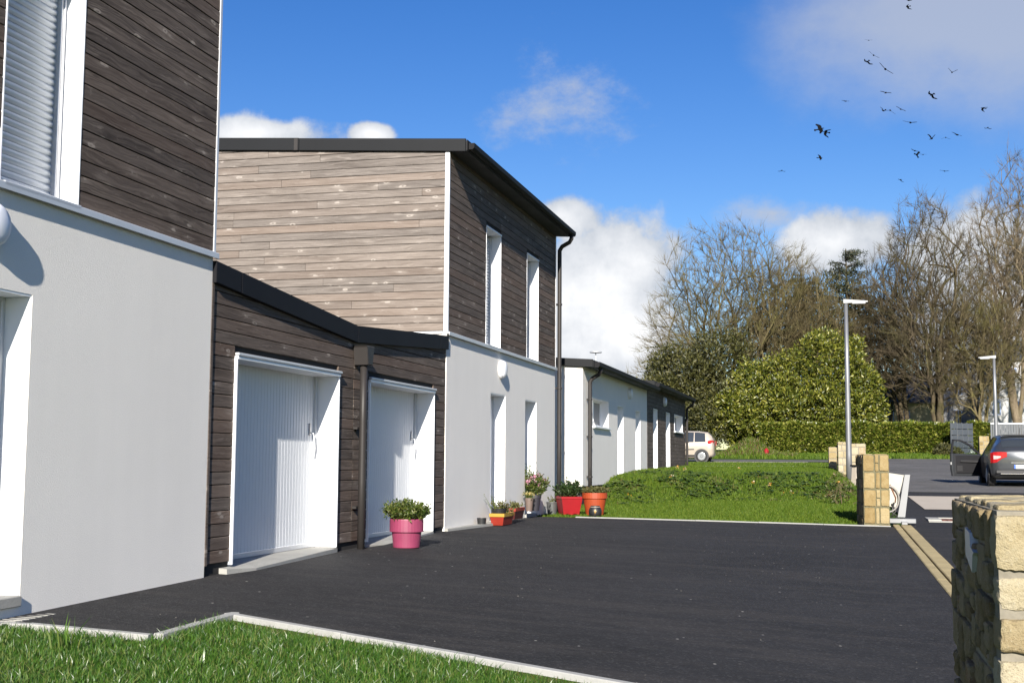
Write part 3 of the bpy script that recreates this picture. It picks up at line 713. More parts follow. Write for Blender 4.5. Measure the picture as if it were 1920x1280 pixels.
def bungalow(Y0, Y1, zb, zt, label, doors, wins, timber, pipe_y, step):
    h = thing('bungalow', label, 'house', (XF, Y0, zb)); XB, SL = -13.0, .06
    ops = doors+wins; m = MB(); XW = XF-.02 if timber else XF
    wall_grid(m, XW, Y0, Y1, zb, zt+.05, ops, .22)
    m.add([(XW, Y0, zb), (XB, Y0, zb), (XB, Y0, zt+.05+SL*7.6), (XW, Y0, zt+.05)], [[0, 3, 2, 1]]); m.add([(XW, Y1, zb), (XB, Y1, zb), (XB, Y1, zt+.5), (XW, Y1, zt+.05)], [[0, 1, 2, 3]])
    w = m.out('timber_wall' if timber else 'rendered_wall', 'dark_gap' if timber else 'stucco', h)
    if timber:
        boards(w, (XW, 0, 0), (0, 1, 0), (1, 0, 0), Y0+.02, Y1, zb+.15, zt+.1, [(a-.005, b+.005, c, d) for a, b, c, d in ops], lambda y: zt+.03, 'wood_front', (2, 4), stuff=True)
    MB().box(XB, XF-.04, Y0+.02, Y1-.02, zb-.9, zb-.002).out('plinth', 'dark_gap', h)
    for d in doors: entrance(h, *d, glazed=False)
    for q in wins: small_window(h, *q, trim=timber)
    xe = XF+.24; f = lambda x: zt+.16+(xe-x)*SL
    rf = MB().prism([(XB-.2, f(XB-.2)-.15), (xe, f(xe)-.15), (xe, f(xe)-.02), (XB-.2, f(XB-.2)-.02)], (0, Y0-.05, 0), (1, 0, 0), (0, 0, 1), (0, 1, 0), Y1-Y0+.1).out('roof', 'roofing', h)
    MB().prism([(XB-.2, f(XB-.2)-.165), (xe, f(xe)-.165), (xe, f(xe)), (XB-.2, f(XB-.2))], (0, Y0-.051, 0), (1, 0, 0), (0, 0, 1), (0, -1, 0), .03, .004).out('verge_fascia', 'anthracite', rf)
    MB().bev(xe, xe+.02, Y0-.05, Y1+.05, f(xe)-.17, f(xe)-.01, .004).out('eave_fascia', 'anthracite', rf)
    MB().prism([(xe+.021+a, f(xe)-.05+b) for a, b in [(0, 0), (0, -.12), (.08, -.12), (.11, -.09), (.118, 0)]], (0, Y0+.0, 0), (1, 0, 0), (0, 0, 1), (0, 1, 0), Y1-Y0+.12).out('gutter', 'fascia', rf)
    if pipe_y: downpipe(h, pipe_y, f(xe)-.16, zb-.15, xe+.07, r=.045)
    return h, rf, f
h3, r3, f3 = bungalow(26.78, 36.28, 1.02, 3.60, 'single-storey white rendered house behind the potted plants', [(31.24, 32.14, 1.12, 2.97), (34.16, 35.02, 1.16, 2.97)], [(27.95, 29.98, 2.36, 3.0)], False, 27.22, 0)
h4, r4, f4 = bungalow(36.30, 45.75, 1.20, 3.74, 'single-storey dark timber house at the far end of the row', [(37.55, 38.5, 1.22, 3.16), (40.45, 41.45, 1.26, 3.16)], [(42.54, 44.8, 2.6, 3.17)], True, 45.6, 0)
wall_lamp(33.0, 3.36, 'round wall lamp high on the white single-storey house')
wall_lamp(39.9, 3.46, 'round wall lamp on the far timber single-storey house')
cx = atY(1117, 662, 29.0)
MB().tube([(cx.x, 29, f3(cx.x)-.03), (cx.x, 29, cx.z)], .012, 8).out('vent_rod', 'alu', r3); MB().lathe([(.02, 0), (.14, .01), (.15, .025), (.10, .05), (.02, .06)], (cx.x, 29, cx.z), 16).out('vent_cap', 'alu', r3, True)
# doorway grating in front of the nearest house
gp = struct(MB().box(-5.35, -5.19, 6.3, 7.70, gz(-5.2, 7)-.05, gz(-5.2, 7)+.004).out('door_grating_pan', 'dark_gap'))
for i in range(20): MB().box(-5.345, -5.195, 6.31+i*.069, 6.335+i*.069, gz(-5.2, 7)-.01, gz(-5.2, 7)+.012).out('grating_bar', 'concrete', gp)
for i in range(3): MB().box(-5.34+i*.062, -5.322+i*.062, 6.315, 7.69, gz(-5.2, 7)-.01, gz(-5.2, 7)+.009).out('grating_bar', 'concrete', gp)
# strip of concrete footing along the two-storey house
fs = struct(MB().add([(XF, 16.93, .4), (XF+.05, 16.93, .4), (XF+.30, 19.25, .4), (XF, 19.3, .4), (XF, 16.93, .60), (XF+.05, 16.93, .60), (XF+.26, 19.25, .60), (XF, 19.3, .60)], [[4, 5, 6, 7], [0, 1, 5, 4], [1, 2, 6, 5], [2, 3, 7, 6]]).out('footing', 'concrete'))

# ------------------------------------------------------------------ stone pillars
def stone_mesh(name, mat, n, seed):
    rnd = np.random.RandomState(seed); bm = bmesh.new(); bmesh.ops.create_cube(bm, size=1)
    bmesh.ops.subdivide_edges(bm, edges=bm.edges[:], cuts=n, use_grid_fill=True)
    ph = rnd.rand(3, 3)*6.28
    for v in bm.verts:
        p = np.array(v.co)*2; e = 13.0; r = (np.abs(p)**e).sum()**(1/e); p = p/r
        w = sum(np.sin(p*f*2.2+ph[i]).sum() for i, f in enumerate((1, 1.9, 3.1)))*.012+rnd.randn()*.006+.055*mnoise.turbulence(Vector(p)*1.6+Vector((seed, 0, 0)), 4, False)+.03*mnoise.noise(Vector(p)*5+Vector((0, seed, 0)))-.03
        p = p*(1+w); v.co = Vector(p/2)
    bm.normal_update()
    for e_ in bm.edges: e_.smooth = len(e_.link_faces) == 2 and e_.calc_face_angle(0) < .5
    me = bpy.data.meshes.new(name); bm.to_mesh(me); bm.free(); me.materials.append(MT[mat])
    me.polygons.foreach_set('use_smooth', [True]*len(me.polygons)); return me
STM = {}
def stones_of(mat, lod):
    if (mat, lod) not in STM: STM[mat, lod] = [stone_mesh('stone', mat, lod, 11+i*7) for i in range(6)]
    return STM[mat, lod]
def put_stone(parent, mat, lod, c, dims):
    o = bpy.data.objects.new('stone', random.choice(stones_of(mat, lod))); C.objects.link(o)
    o.parent = parent; o.location = Vector(c)-ORG[parent.name]; o.scale = dims
    o.rotation_euler = (random.uniform(-.025, .025), random.uniform(-.025, .025), random.uniform(-.025, .025))
def courses(h, lo, hi):
    out = []; t = 0
    while t < h-.02:
        c = min(random.uniform(lo, hi), h-t)
        if h-t-c < lo*.5: c = h-t
        out.append((t, c)); t += c
    return out
def face_stones(parent, mat, lod, axis, fixed, s0, s1, z0, z1, rows=None, wr=(.12, .26), hr=(.11, .19), deep=.12, proud=.010, sign=-1, gap=.011, corner=0):
    for t, ch in (rows or courses(z1-z0, *hr)):
        s = s0
        while s < s1-.02:
            w = min(random.uniform(*wr), s1-s)
            if s1-s-w < wr[0]*.6: w = s1-s
            pr = proud+random.uniform(-.006, .008); mid = fixed+sign*(pr-deep/2)
            c = (mid, s+w/2, z0+t+ch/2) if axis == 'y' else (s+w/2, mid, z0+t+ch/2)
            d = (deep, w-gap, ch-gap) if axis == 'y' else (w-gap, deep, ch-gap)
            put_stone(parent, mat, lod, c, d); s += w
def rubble(parent, mat, lod, axis, fixed, s0, s1, z0, z1, big, sign=-1, deep=.12, gap=.012):
    """irregular rubble: the face is split at random until the stones are small enough"""
    todo = [(s0, s1, z0, z1)]
    while todo:
        a, b, c, d = todo.pop(); w, h = b-a, d-c
        if w > big*random.uniform(.8, 1.5) or h > big*random.uniform(.5, .85):
            f = random.uniform(.34, .66)
            if w > h*1.15: todo += [(a, a+w*f, c, d), (a+w*f, b, c, d)]
            else: todo += [(a, b, c, c+h*f), (a, b, c+h*f, d)]
            continue
        mid = fixed+sign*(random.uniform(.006, .018)-deep/2); g = gap*random.uniform(.6, 1.6)
        cc = (mid, (a+b)/2, (c+d)/2) if axis == 'y' else ((a+b)/2, mid, (c+d)/2)
        put_stone(parent, mat, lod, cc, (deep, w-g, h-g) if axis == 'y' else (w-g, deep, h-g))
def top_stones(parent, mat, lod, x0, x1, y0, y1, z, wr, hgt=.08, gap=.02):
    y = y0
    while y < y1-.03:
        w = min(random.uniform(*wr), y1-y); xm = random.uniform(x0+(x1-x0)*.3, x0+(x1-x0)*.7)
        for a, b in ((x0, xm), (xm, x1)): put_stone(parent, mat, lod, ((a+b)/2, y+w/2, z-hgt/2+random.uniform(-.004, .006)), (b-a-gap, w-gap, hgt))
        y += w
# near pillar, cut by the right edge of the picture
def pillar(label, x0, x1, y0, y1, zt, mats, lod, wr, hr, rz=0, front=None, mortar='mortar'):
    zb = min(gz(max(x0, .75), y0), gz(max(x1, .75), y1))-.05
    t = thing('stone_pillar', label, 'pillar', (x0, y0, zb))
    MB().box(x0+.004, x1-.004, y0+.004, y1-.004, zb, zt-.006).out('mortar_core', mortar, t)
    dz = .12
    if front == 'rubble': rubble(t, mats[1], lod, 'y', x0, y0+.10, y1, zb, zt-.004, .21); rubble(t, mats[0], lod, 'x', y0, x0-.012, x1+.004, zb, zt-.004, .24, deep=.15)
    else: face_stones(t, mats[1], lod, 'y', x0, y0+dz, y1, zb, zt-.004, None, wr, hr)
    face_stones(t, mats[0], lod, 'y', x1, y0+dz, y1, zb, zt-.004, None, wr, hr, sign=1)
    if front == 'rubble': pass
    elif front:
        for row in front:
            for (a, b, c, d) in row: put_stone(t, mats[0], lod, ((a+b)/2, y0+.055, (c+d)/2), (b-a-.012, .15, d-c-.012))
    else: face_stones(t, mats[0], lod, 'x', y0, x0-.004, x1+.004, zb, zt-.004, None, wr, hr, .15)
    face_stones(t, mats[0], lod, 'x', y1, x0, x1, zb, zt-.004, None, wr, hr, .1, sign=1)
    top_stones(t, mats[0], lod, x0+.005, x1-.005, y0+.07, y1, zt+.006, (wr[0]*1.3, wr[1]*1.3))
    if rz: t.rotation_euler.z = rz
    return t
p1 = pillar('big stone pillar in the right foreground with a grey plate on its shaded side', .392, .84, 3.49, 4.73, 1.435, ('stone_pale', 'stone_shaded'), 9, (.07, .17), (.07, .125), 0, 'rubble')
pa, pb = atX(1814, 988, .38), atX(1831, 1075, .38)
w_ = pa.y-pb.y; pz = [(pa.y, pa.z), (pa.y, pb.z+.04), (pb.y+.2*w_, pb.z), (pb.y+.1*w_, pb.z+.05), (pb.y-.05*w_, (pa.z+pb.z)/2), (pb.y+.35*w_, pa.z-.05), (pb.y+.4*w_, pa.z-.01)]
MB().add([(.372, *q) for q in pz]+[(.43, *q) for q in pz], [list(range(7))]+[[i, (i+1) % 7, 7+(i+1) % 7, 7+i] for i in range(7)]).out('meter_plate', 'alu', p1)
R = []; z = 1.70
for i, hgt in enumerate((.29, .285, .29, .285, .09)):
    a = .195+random.uniform(-.012, .012); b = a+.07+random.uniform(-.01, .01); x = .39
    if i == 4: R.append([(x, x+.27, z-hgt, z), (x+.27, x+.42, z-hgt, z)])
    else:
        mid = [(x+a, x+b, z-hgt*.5, z), (x+a, x+b, z-hgt, z-hgt*.5)] if i in (0, 2) else [(x+a, x+b, z-hgt, z)]
        R.append([(x, x+a, z-hgt, z), (x+b, x+.42, z-hgt, z)]+mid)
    z -= hgt
pillar('yellowish stone pillar beside the leaning white panel and the drive', .39, .81, 21.72, 23.2, 1.70, ('stone', 'stone_shaded'), 6, (.14, .28), (.18, .29), .055, R, 'mortar_olive')
q = atY(1573, 828, 40.0); pillar('pale stone pillar standing just left of the nearer street lamp', -.02, .24, 40.0, 40.7, 2.20, ('stone_pale', 'stone'), 2, (.12, .2), (.14, .24))
pillar('narrow low stone pillar left of the pale pillar by the street lamp', -.30, -.05, 42.0, 42.5, 2.07, ('stone', 'stone'), 2, (.14, .22), (.2, .3))
pillar('pale stone wall stub right behind the nearer street lamp', .42, .86, 42.5, 43.2, 2.19, ('stone_pale', 'stone_pale'), 2, (.14, .3), (.14, .26))

# ------------------------------------------------------------------ street lamps
plain('galvanised', (.20, .205, .215), .45, .5, .06, 3)
def street_lamp(x, y, top, side, label):
    z0 = gz(max(x, .8), y)-.02; t = thing('street_lamp', label, 'street lamp', (x, y, z0), 'street lamps')
    MB().tube([(x, y, z0), (x, y, z0+.9), (x, y, z0+3), (x, y, top-.02)], [.088, .084, .068, .05], 16).out('pole', 'galvanised', t, True)
    MB().prism([(-.07*side, 0), (.62*side, .02), (.62*side, .055), (-.07*side, .12)][::side], (x, y-.07, top-.10), (1, 0, 0), (0, 0, 1), (0, 1, 0), .14, .012).out('lamp_head', 'galvanised', t)
    MB().bev(min(x+.18*side, x+.55*side), max(x+.18*side, x+.55*side), y-.05, y+.05, top-.115, top-.085, .004).out('led_panel', 'lamp_white', t)
    MB().bev(x-.16, x+.16, y-.16, y+.16, z0, z0+.03, .006).out('base_plate', 'galvanised', t)
street_lamp(.30, 38.0, 6.34, 1, 'tall grey street lamp whose arm points right, near the stone pillars')
street_lamp(6.42, 56.0, 6.08, -1, 'farther grey street lamp whose arm points left, behind the open car')
bp = on_ground(1607, 903); bq = thing('marker_post', 'small beige flared post with a dark cap at the foot of the nearer lamp', 'post', (.46, 36.0, gz(.8, 36)))
z0 = gz(.8, 36); MB().lathe([(.17, 0), (.12, .3), (.10, .62)], (.46, 36, z0-.02), 4).out('body', 'slab', bq); MB().lathe([(.15, .60), (.15, .645)], (.46, 36, z0), 4).out('cap', 'anthracite', bq)

# ------------------------------------------------------------------ leaning panel by the pillar
zz = gz(1, 22.3); t = thing('site_supply_panel', 'white panel on a leaning galvanised stand with looped cables beside the yellowish pillar', 'panel', (1.0, 22.3, zz))
plain('panel_cream', (.34, .33, .29), .5); plain('cable_black', (.015, .015, .016), .5); plain('hose_grey', (.20, .19, .18), .5)
MB().prism([(.95, zz+.12), (1.07, zz+.12), (1.165, zz+.83), (1.08, zz+.83)], (0, 22.22, 0), (1, 0, 0), (0, 0, 1), (0, 1, 0), .09, .006).out('post', 'galvanised', t)
MB().bev(.80, 1.24, 22.12, 22.24, zz+.02, zz+.10, .008).bev(1.0, 1.10, 22.0, 22.55, zz-.0, zz+.055, .008).out('foot', 'galvanised', t)
MB().prism([(.80, zz+.30), (.93, zz+.27), (1.075, zz+.82), (.80, zz+.86)], (0, 22.34, 0), (1, 0, 0), (0, 0, 1), (0, 1, 0), .03, .004).out('board', 'panel_cream', t)
MB().tube([(.80+.15*math.sin(a)*1.2, 22.30, zz+.42+.22*math.cos(a)) for a in np.linspace(-.2, 3.3, 14)], .016, 8).out('hose', 'hose_grey', t, True)
MB().tube([(.90, 22.31, zz+.36), (.86, 22.3, zz+.2), (.95, 22.28, zz+.12), (.88, 22.2, zz+.05)], .014, 8).out('cable', 'cable_black', t, True)
MB().tube([(.86, 22.31, zz+.34), (.93, 22.3, zz+.22), (.85, 22.26, zz+.12)], .012, 8).out('cable', 'cable_black', t, True)
MB().tube([(.84, 22.325, zz+.66), (.93, 22.325, zz+.44), (.92, 22.325, zz+.36)], .010, 8).out('cable', 'rust', t, True)

# ------------------------------------------------------------------ pots
for nm, c, rg in (('pot_pink', (.21, .034, .078), .45), ('pot_red', (.24, .010, .014), .35), ('pot_orange', (.27, .040, .009), .55), ('pot_taupe', (.12, .085, .07), .6),
                  ('pot_dark', (.022, .020, .027), .5), ('pot_black', (.014, .014, .015), .5), ('zinc', (.12, .125, .125), .45), ('box_red', (.22, .018, .008), .45), ('box_maroon', (.06, .008, .007), .5), ('box_yellow', (.33, .20, .02), .45), ('soil', (.03, .022, .015), .95), ('gold', (.38, .22, .05), .4)):
    if nm == 'pot_dark': leafmat = MT['pot_dark']; plain('pot_charcoal', c, rg, 0, .1)
    else: plain(nm, c, rg, .5 if nm == 'zinc' else 0, .08)
def stems(parent, c, n, h, r, mat='pot_leaf', leafsize=.05, per=14, stemmat='pot_leaf', flowers=None, up=.6, name='foliage', spread=1.0):
    """a plant of leafy stems: foliage part and, if asked, a part of blossoms"""
    P, St = [], MB(); tips = []
    for i in range(n):
        a, rr = random.uniform(0, 6.283), r*math.sqrt(random.random()); hh = h*random.uniform(.6, 1)*(1-.35*(rr/r)**2)
        b = Vector((c[0]+.45*rr*math.cos(a), c[1]+.45*rr*math.sin(a), c[2])); e = Vector((c[0]+spread*rr*math.cos(a), c[1]+spread*rr*math.sin(a), c[2]+hh))
        St.tube([b, b.lerp(e, .5)+Vector((0, 0, .02)), e], [.004, .003, .002], 3, False); tips.append(e)
        for k in range(per): P.append(b.lerp(e, random.uniform(.2, 1.05))+Vector((random.gauss(0, .018), random.gauss(0, .018), random.gauss(0, .012))))
    V, F = leaves(np.array(P), leafsize, up)
    f = mk(name, V, F, mat, parent); f['kind'] = 'stuff'; St.out('stems', stemmat, parent)['kind'] = 'stuff'
    if flowers:
        fm, cnt, fs = flowers; Q = []
        for e in random.sample(tips, min(cnt, len(tips))):
            for k in range(9): Q.append(e+Vector((random.gauss(0, .012), random.gauss(0, .012), random.gauss(.008, .01))))
        V, F = leaves(np.array(Q), fs, .8, asp=.8); b = mk('blossoms', V, F, fm, parent); b['kind'] = 'stuff'
def round_pot(px, py, w, h, prof, mat, label, name='flower_pot', lift=.0, X=None):
    """prof: list of (radius fraction, height fraction); the top rim closes inwards"""
    g = atX(px, py, X) if X else on_ground(px, py); s = w/2; t = thing(name, label, 'plant pot', (g.x, g.y, g.z))
    ins = [(prof[-1][0]*.93, prof[-1][1]), (prof[-1][0]*.90, prof[-1][1]-.12)]
    MB().lathe([(a*s, b*h) for a, b in prof+ins], (g.x, g.y, g.z+lift), 32).out('pot', mat, t, False)
    MB().lathe([(.01, h*.88), (prof[-1][0]*s*.9, h*.885)], (g.x, g.y, g.z+lift), 24).out('soil', 'soil', t)
    return t, Vector((g.x, g.y, g.z+h*.9+lift))
RIM = [(.78, 0), (.80, .01), (.90, .60), (.93, .62), (1.0, .63), (1.0, .98), (.985, 1.0)]
t, c = round_pot(762, 1026, .40, .335, [(.74, 0), (.78, .02), (.86, .52), (.86, .54), (1.0, .56), (1.0, .97), (.98, 1)], 'pot_pink', 'pink round pot with a bushy green plant in front of the right garage')
stems(t, c, 170, .25, .29, 'pot_leaf', .042, 30, flowers=None)
t, c = round_pot(1115, 966, .47, .42, [(.66, 0), (.68, .01), (.90, .74), (.92, .745), (1.0, .755), (1.0, .98), (.985, 1)], 'pot_orange', 'large orange round pot with dry green plants, right of the red pot')
stems(t, c, 240, .15, .25, 'pot_dry', .04, 12)
t, c = round_pot(992, 958, .15, .23, [(.72, 0), (.74, .01), (.93, .8), (1, .81), (1, .98), (.98, 1)], 'pot_taupe', 'small taupe pot with yellow flowers left of the dark grey pot', X=-5.22)
stems(t, c, 26, .13, .09, 'pot_leaf', .04, 8, flowers=('petal_yellow', 8, .03))
t, c = round_pot(1004, 957, .21, .29, [(.58, 0), (.60, .01), (.88, .76), (.98, .77), (1, .98), (.98, 1)], 'pot_charcoal', 'dark grey pot with a pink flowering plant beside the second doorway', X=-5.19)
stems(t, c, 90, .42, .23, 'pot_leaf', .055, 16, flowers=('petal', 30, .040))
stems(t, c+Vector((-.12, 0, .05)), 40, .62, .16, 'pot_leaf', .035, 9, name='upper_foliage')
t, c = round_pot(1035, 964, .22, .235, [(.72, 0), (.76, .01), (.78, .1), (.93, .85), (.96, .88), (1.0, .93), (1.0, .99), (.97, 1)], 'zinc', 'grey zinc bucket with a few shoots beside the downpipe')
stems(t, c, 9, .12, .07, 'pot_dry', .05, 4)
t, c = round_pot(903, 986, .145, .125, [(.80, 0), (.84, .02), (.97, .9), (1, .92), (1, 1)], 'pot_black', 'small empty black plastic pot standing by the white wall', X=-5.25)
g = on_ground(1116, 969); t = thing('urn', 'small dark urn with a gold leaf motif in front of the orange pot', 'urn', tuple(g))
MB().lathe([(.085, 0), (.10, .01), (.118, .07), (.118, .12), (.10, .165), (.082, .185), (.088, .20), (.080, .203), (.07, .17)], tuple(g), 28).out('body', 'pot_black', t, True)
MB().lathe([(.083, .176), (.090, .181), (.084, .187)], tuple(g), 28).out('rim_band', 'slab', t)
lm = MB(); dv_ = (EYE-g); dv_.z = 0; dv_.normalize(); sd = Vector((-dv_.y, dv_.x, 0))
for a, L_ in ((90, .05), (40, .045), (140, .045), (0, .03), (180, .03), (-40, .035), (-90, .06), (-130, .035)):
    d2_ = sd*math.cos(math.radians(a))+Vector((0, 0, 1))*math.sin(math.radians(a)); pp = sd*-math.sin(math.radians(a))+Vector((0, 0, 1))*math.cos(math.radians(a)); o_ = g+Vector((0, 0, .10))+dv_*.119
    lm.add([o_+dv_*.004, o_+d2_*L_*.5+pp*.010-dv_*.002, o_+d2_*L_-dv_*.010, o_+d2_*L_*.5-pp*.010-dv_*.002], [[0, 1, 2, 3]])
lm.out('gold_leaf', 'gold', t)
# square red pot with a scalloped foot
g = on_ground(1067, 965); t = thing('square_pot', 'square glossy red pot with a dark leafy shrub beside the downpipe', 'plant pot', tuple(g))
def sq(h, a, rz=.5): return [(g.x+a*math.cos(rz+math.pi/4+k*math.pi/2)*1.414, g.y+a*math.sin(rz+math.pi/4+k*math.pi/2)*1.414, g.z+h) for k in range(4)]
def sqring(h, a, n=8, lift=0):
    c4 = sq(h, a); out = []
    for k in range(4):
        A, B = Vector(c4[k]), Vector(c4[(k+1) % 4])
        for j in range(n): 
            p = A.lerp(B, j/n); p.z += lift*abs(math.sin(math.pi*2*j/n)); out.append(p)
    return out
rings = [sqring(0, .150, 8, .028), sqring(.06, .158), sqring(.30, .198), sqring(.302, .208), sqring(.345, .210), sqring(.345, .195), sqring(.31, .190)]
m = MB(); k = 32; m.add([p for r in rings for p in r], [[i*k+j, i*k+(j+1) % k, (i+1)*k+(j+1) % k, (i+1)*k+j] for i in range(len(rings)-1) for j in range(k)]+[list(range(6*k, 7*k))]); m.out('pot', 'pot_red', t)
m = MB(); m.add(sqring(.32, .192), [list(range(32))]); m.out('soil', 'soil', t)
stems(t, g+Vector((0, 0, .31)), 40, .34, .28, 'pot_dark', .075, 22, up=.8)
# two long planters by the door
def planter(c, L0, w0, h, ang, m1, rim, label, parts=None):
    t = thing('planter_box', label, 'planter', (c.x, c.y, c.z), local=True, rz=ang); V = []
    for zz_, a, b in ((0, L0*.44, w0*.36), (h*.72, L0*.485, w0*.46), (h*.72, L0*.50, w0*.5), (h, L0*.5, w0*.5), (h, L0*.47, w0*.44), (h*.85, L0*.46, w0*.42)):
        V += [(-a, -b, zz_), (a, -b, zz_), (a, b, zz_), (-a, b, zz_)]
    F = [[0, 3, 2, 1]]+[[i*4+k, i*4+(k+1) % 4, i*4+4+(k+1) % 4, i*4+4+k] for i in range(2) for k in range(4)]
    mk('box', V[:12], F, m1, t, origin=(0, 0, 0))
    mk('rim', V[8:], [[i*4+k, i*4+(k+1) % 4, i*4+4+(k+1) % 4, i*4+4+k] for i in range(3) for k in range(4)], rim, t, origin=(0, 0, 0))
    mk('soil', [(-L0*.46, -w0*.42, h*.86), (L0*.46, -w0*.42, h*.86), (L0*.46, w0*.42, h*.86), (-L0*.46, w0*.42, h*.86)], [[0, 1, 2, 3]], 'soil', t, origin=(0, 0, 0))
    stems(t, (0, 0, h*.86), 40, .12, .16, 'pot_dry', .05, 5)
    return t
g = atX(934, 984, -5.08); g2 = atX(957, 973, -5.13)
planter(g+Vector((0, .22, 0)), .62, .24, .18, math.pi/2, 'box_red', 'box_yellow', 'red trapezoid planter with a yellow rim by the first doorway')
planter(g2+Vector((0, .22, 0)), .62, .22, .18, math.pi/2, 'box_maroon', 'box_red', 'dark maroon planter behind the red and yellow planter')
zt_ = g.z+.17; t = thing('nursery_pot', 'black round pot set on top of the red and yellow planter', 'plant pot', (g.x-.02, g.y+.12, zt_-.02))
MB().lathe([(.095, 0), (.10, .01), (.115, .09), (.118, .10), (.108, .10), (.10, .07)], (g.x-.02, g.y+.12, zt_-.02), 24).out('pot', 'pot_black', t)
stems(t, (g.x-.02, g.y+.12, zt_+.05), 26, .17, .13, 'pot_dry', .045, 8); stems(t, (g.x-.02, g.y+.12, zt_+.05), 14, .36, .28, 'pot_dry', .03, 1, name='dry_stalks')

# ------------------------------------------------------------------ cars
def paint(name, c, metal=.6, rough=.28):
    m = Mat(name, rough, metal); m.col(m.ramp(m.noise(m.obj(), 3, 3), [(.3, tuple(x*.92 for x in c)), (.7, c)])); m.b.inputs['Coat Weight'].default_value = .7; m.b.inputs['Coat Roughness'].default_value = .05; MT[name] = m.m
paint('car_grey', (.075, .080, .088)); paint('car_beige', (.40, .35, .29), .25, .3)
plain('car_trim', (.012, .012, .014), .5); plain('tyre', (.016, .016, .017), .85); plain('rim', (.34, .35, .36), .3, .7, .03); plain('tail_red', (.30, .008, .011), .2); plain('tail_clear', (.36, .32, .32), .15); plain('chrome', (.7, .7, .72), .2, .8, .02); plain('plate', (.42, .42, .41), .4, 0, .01); plain('plate_blue', (.02, .09, .45), .4); plain('seat_cloth', (.02, .02, .022), .9)
def crom(xs_, ys_, x):
    return np.interp(x, xs_, ys_)
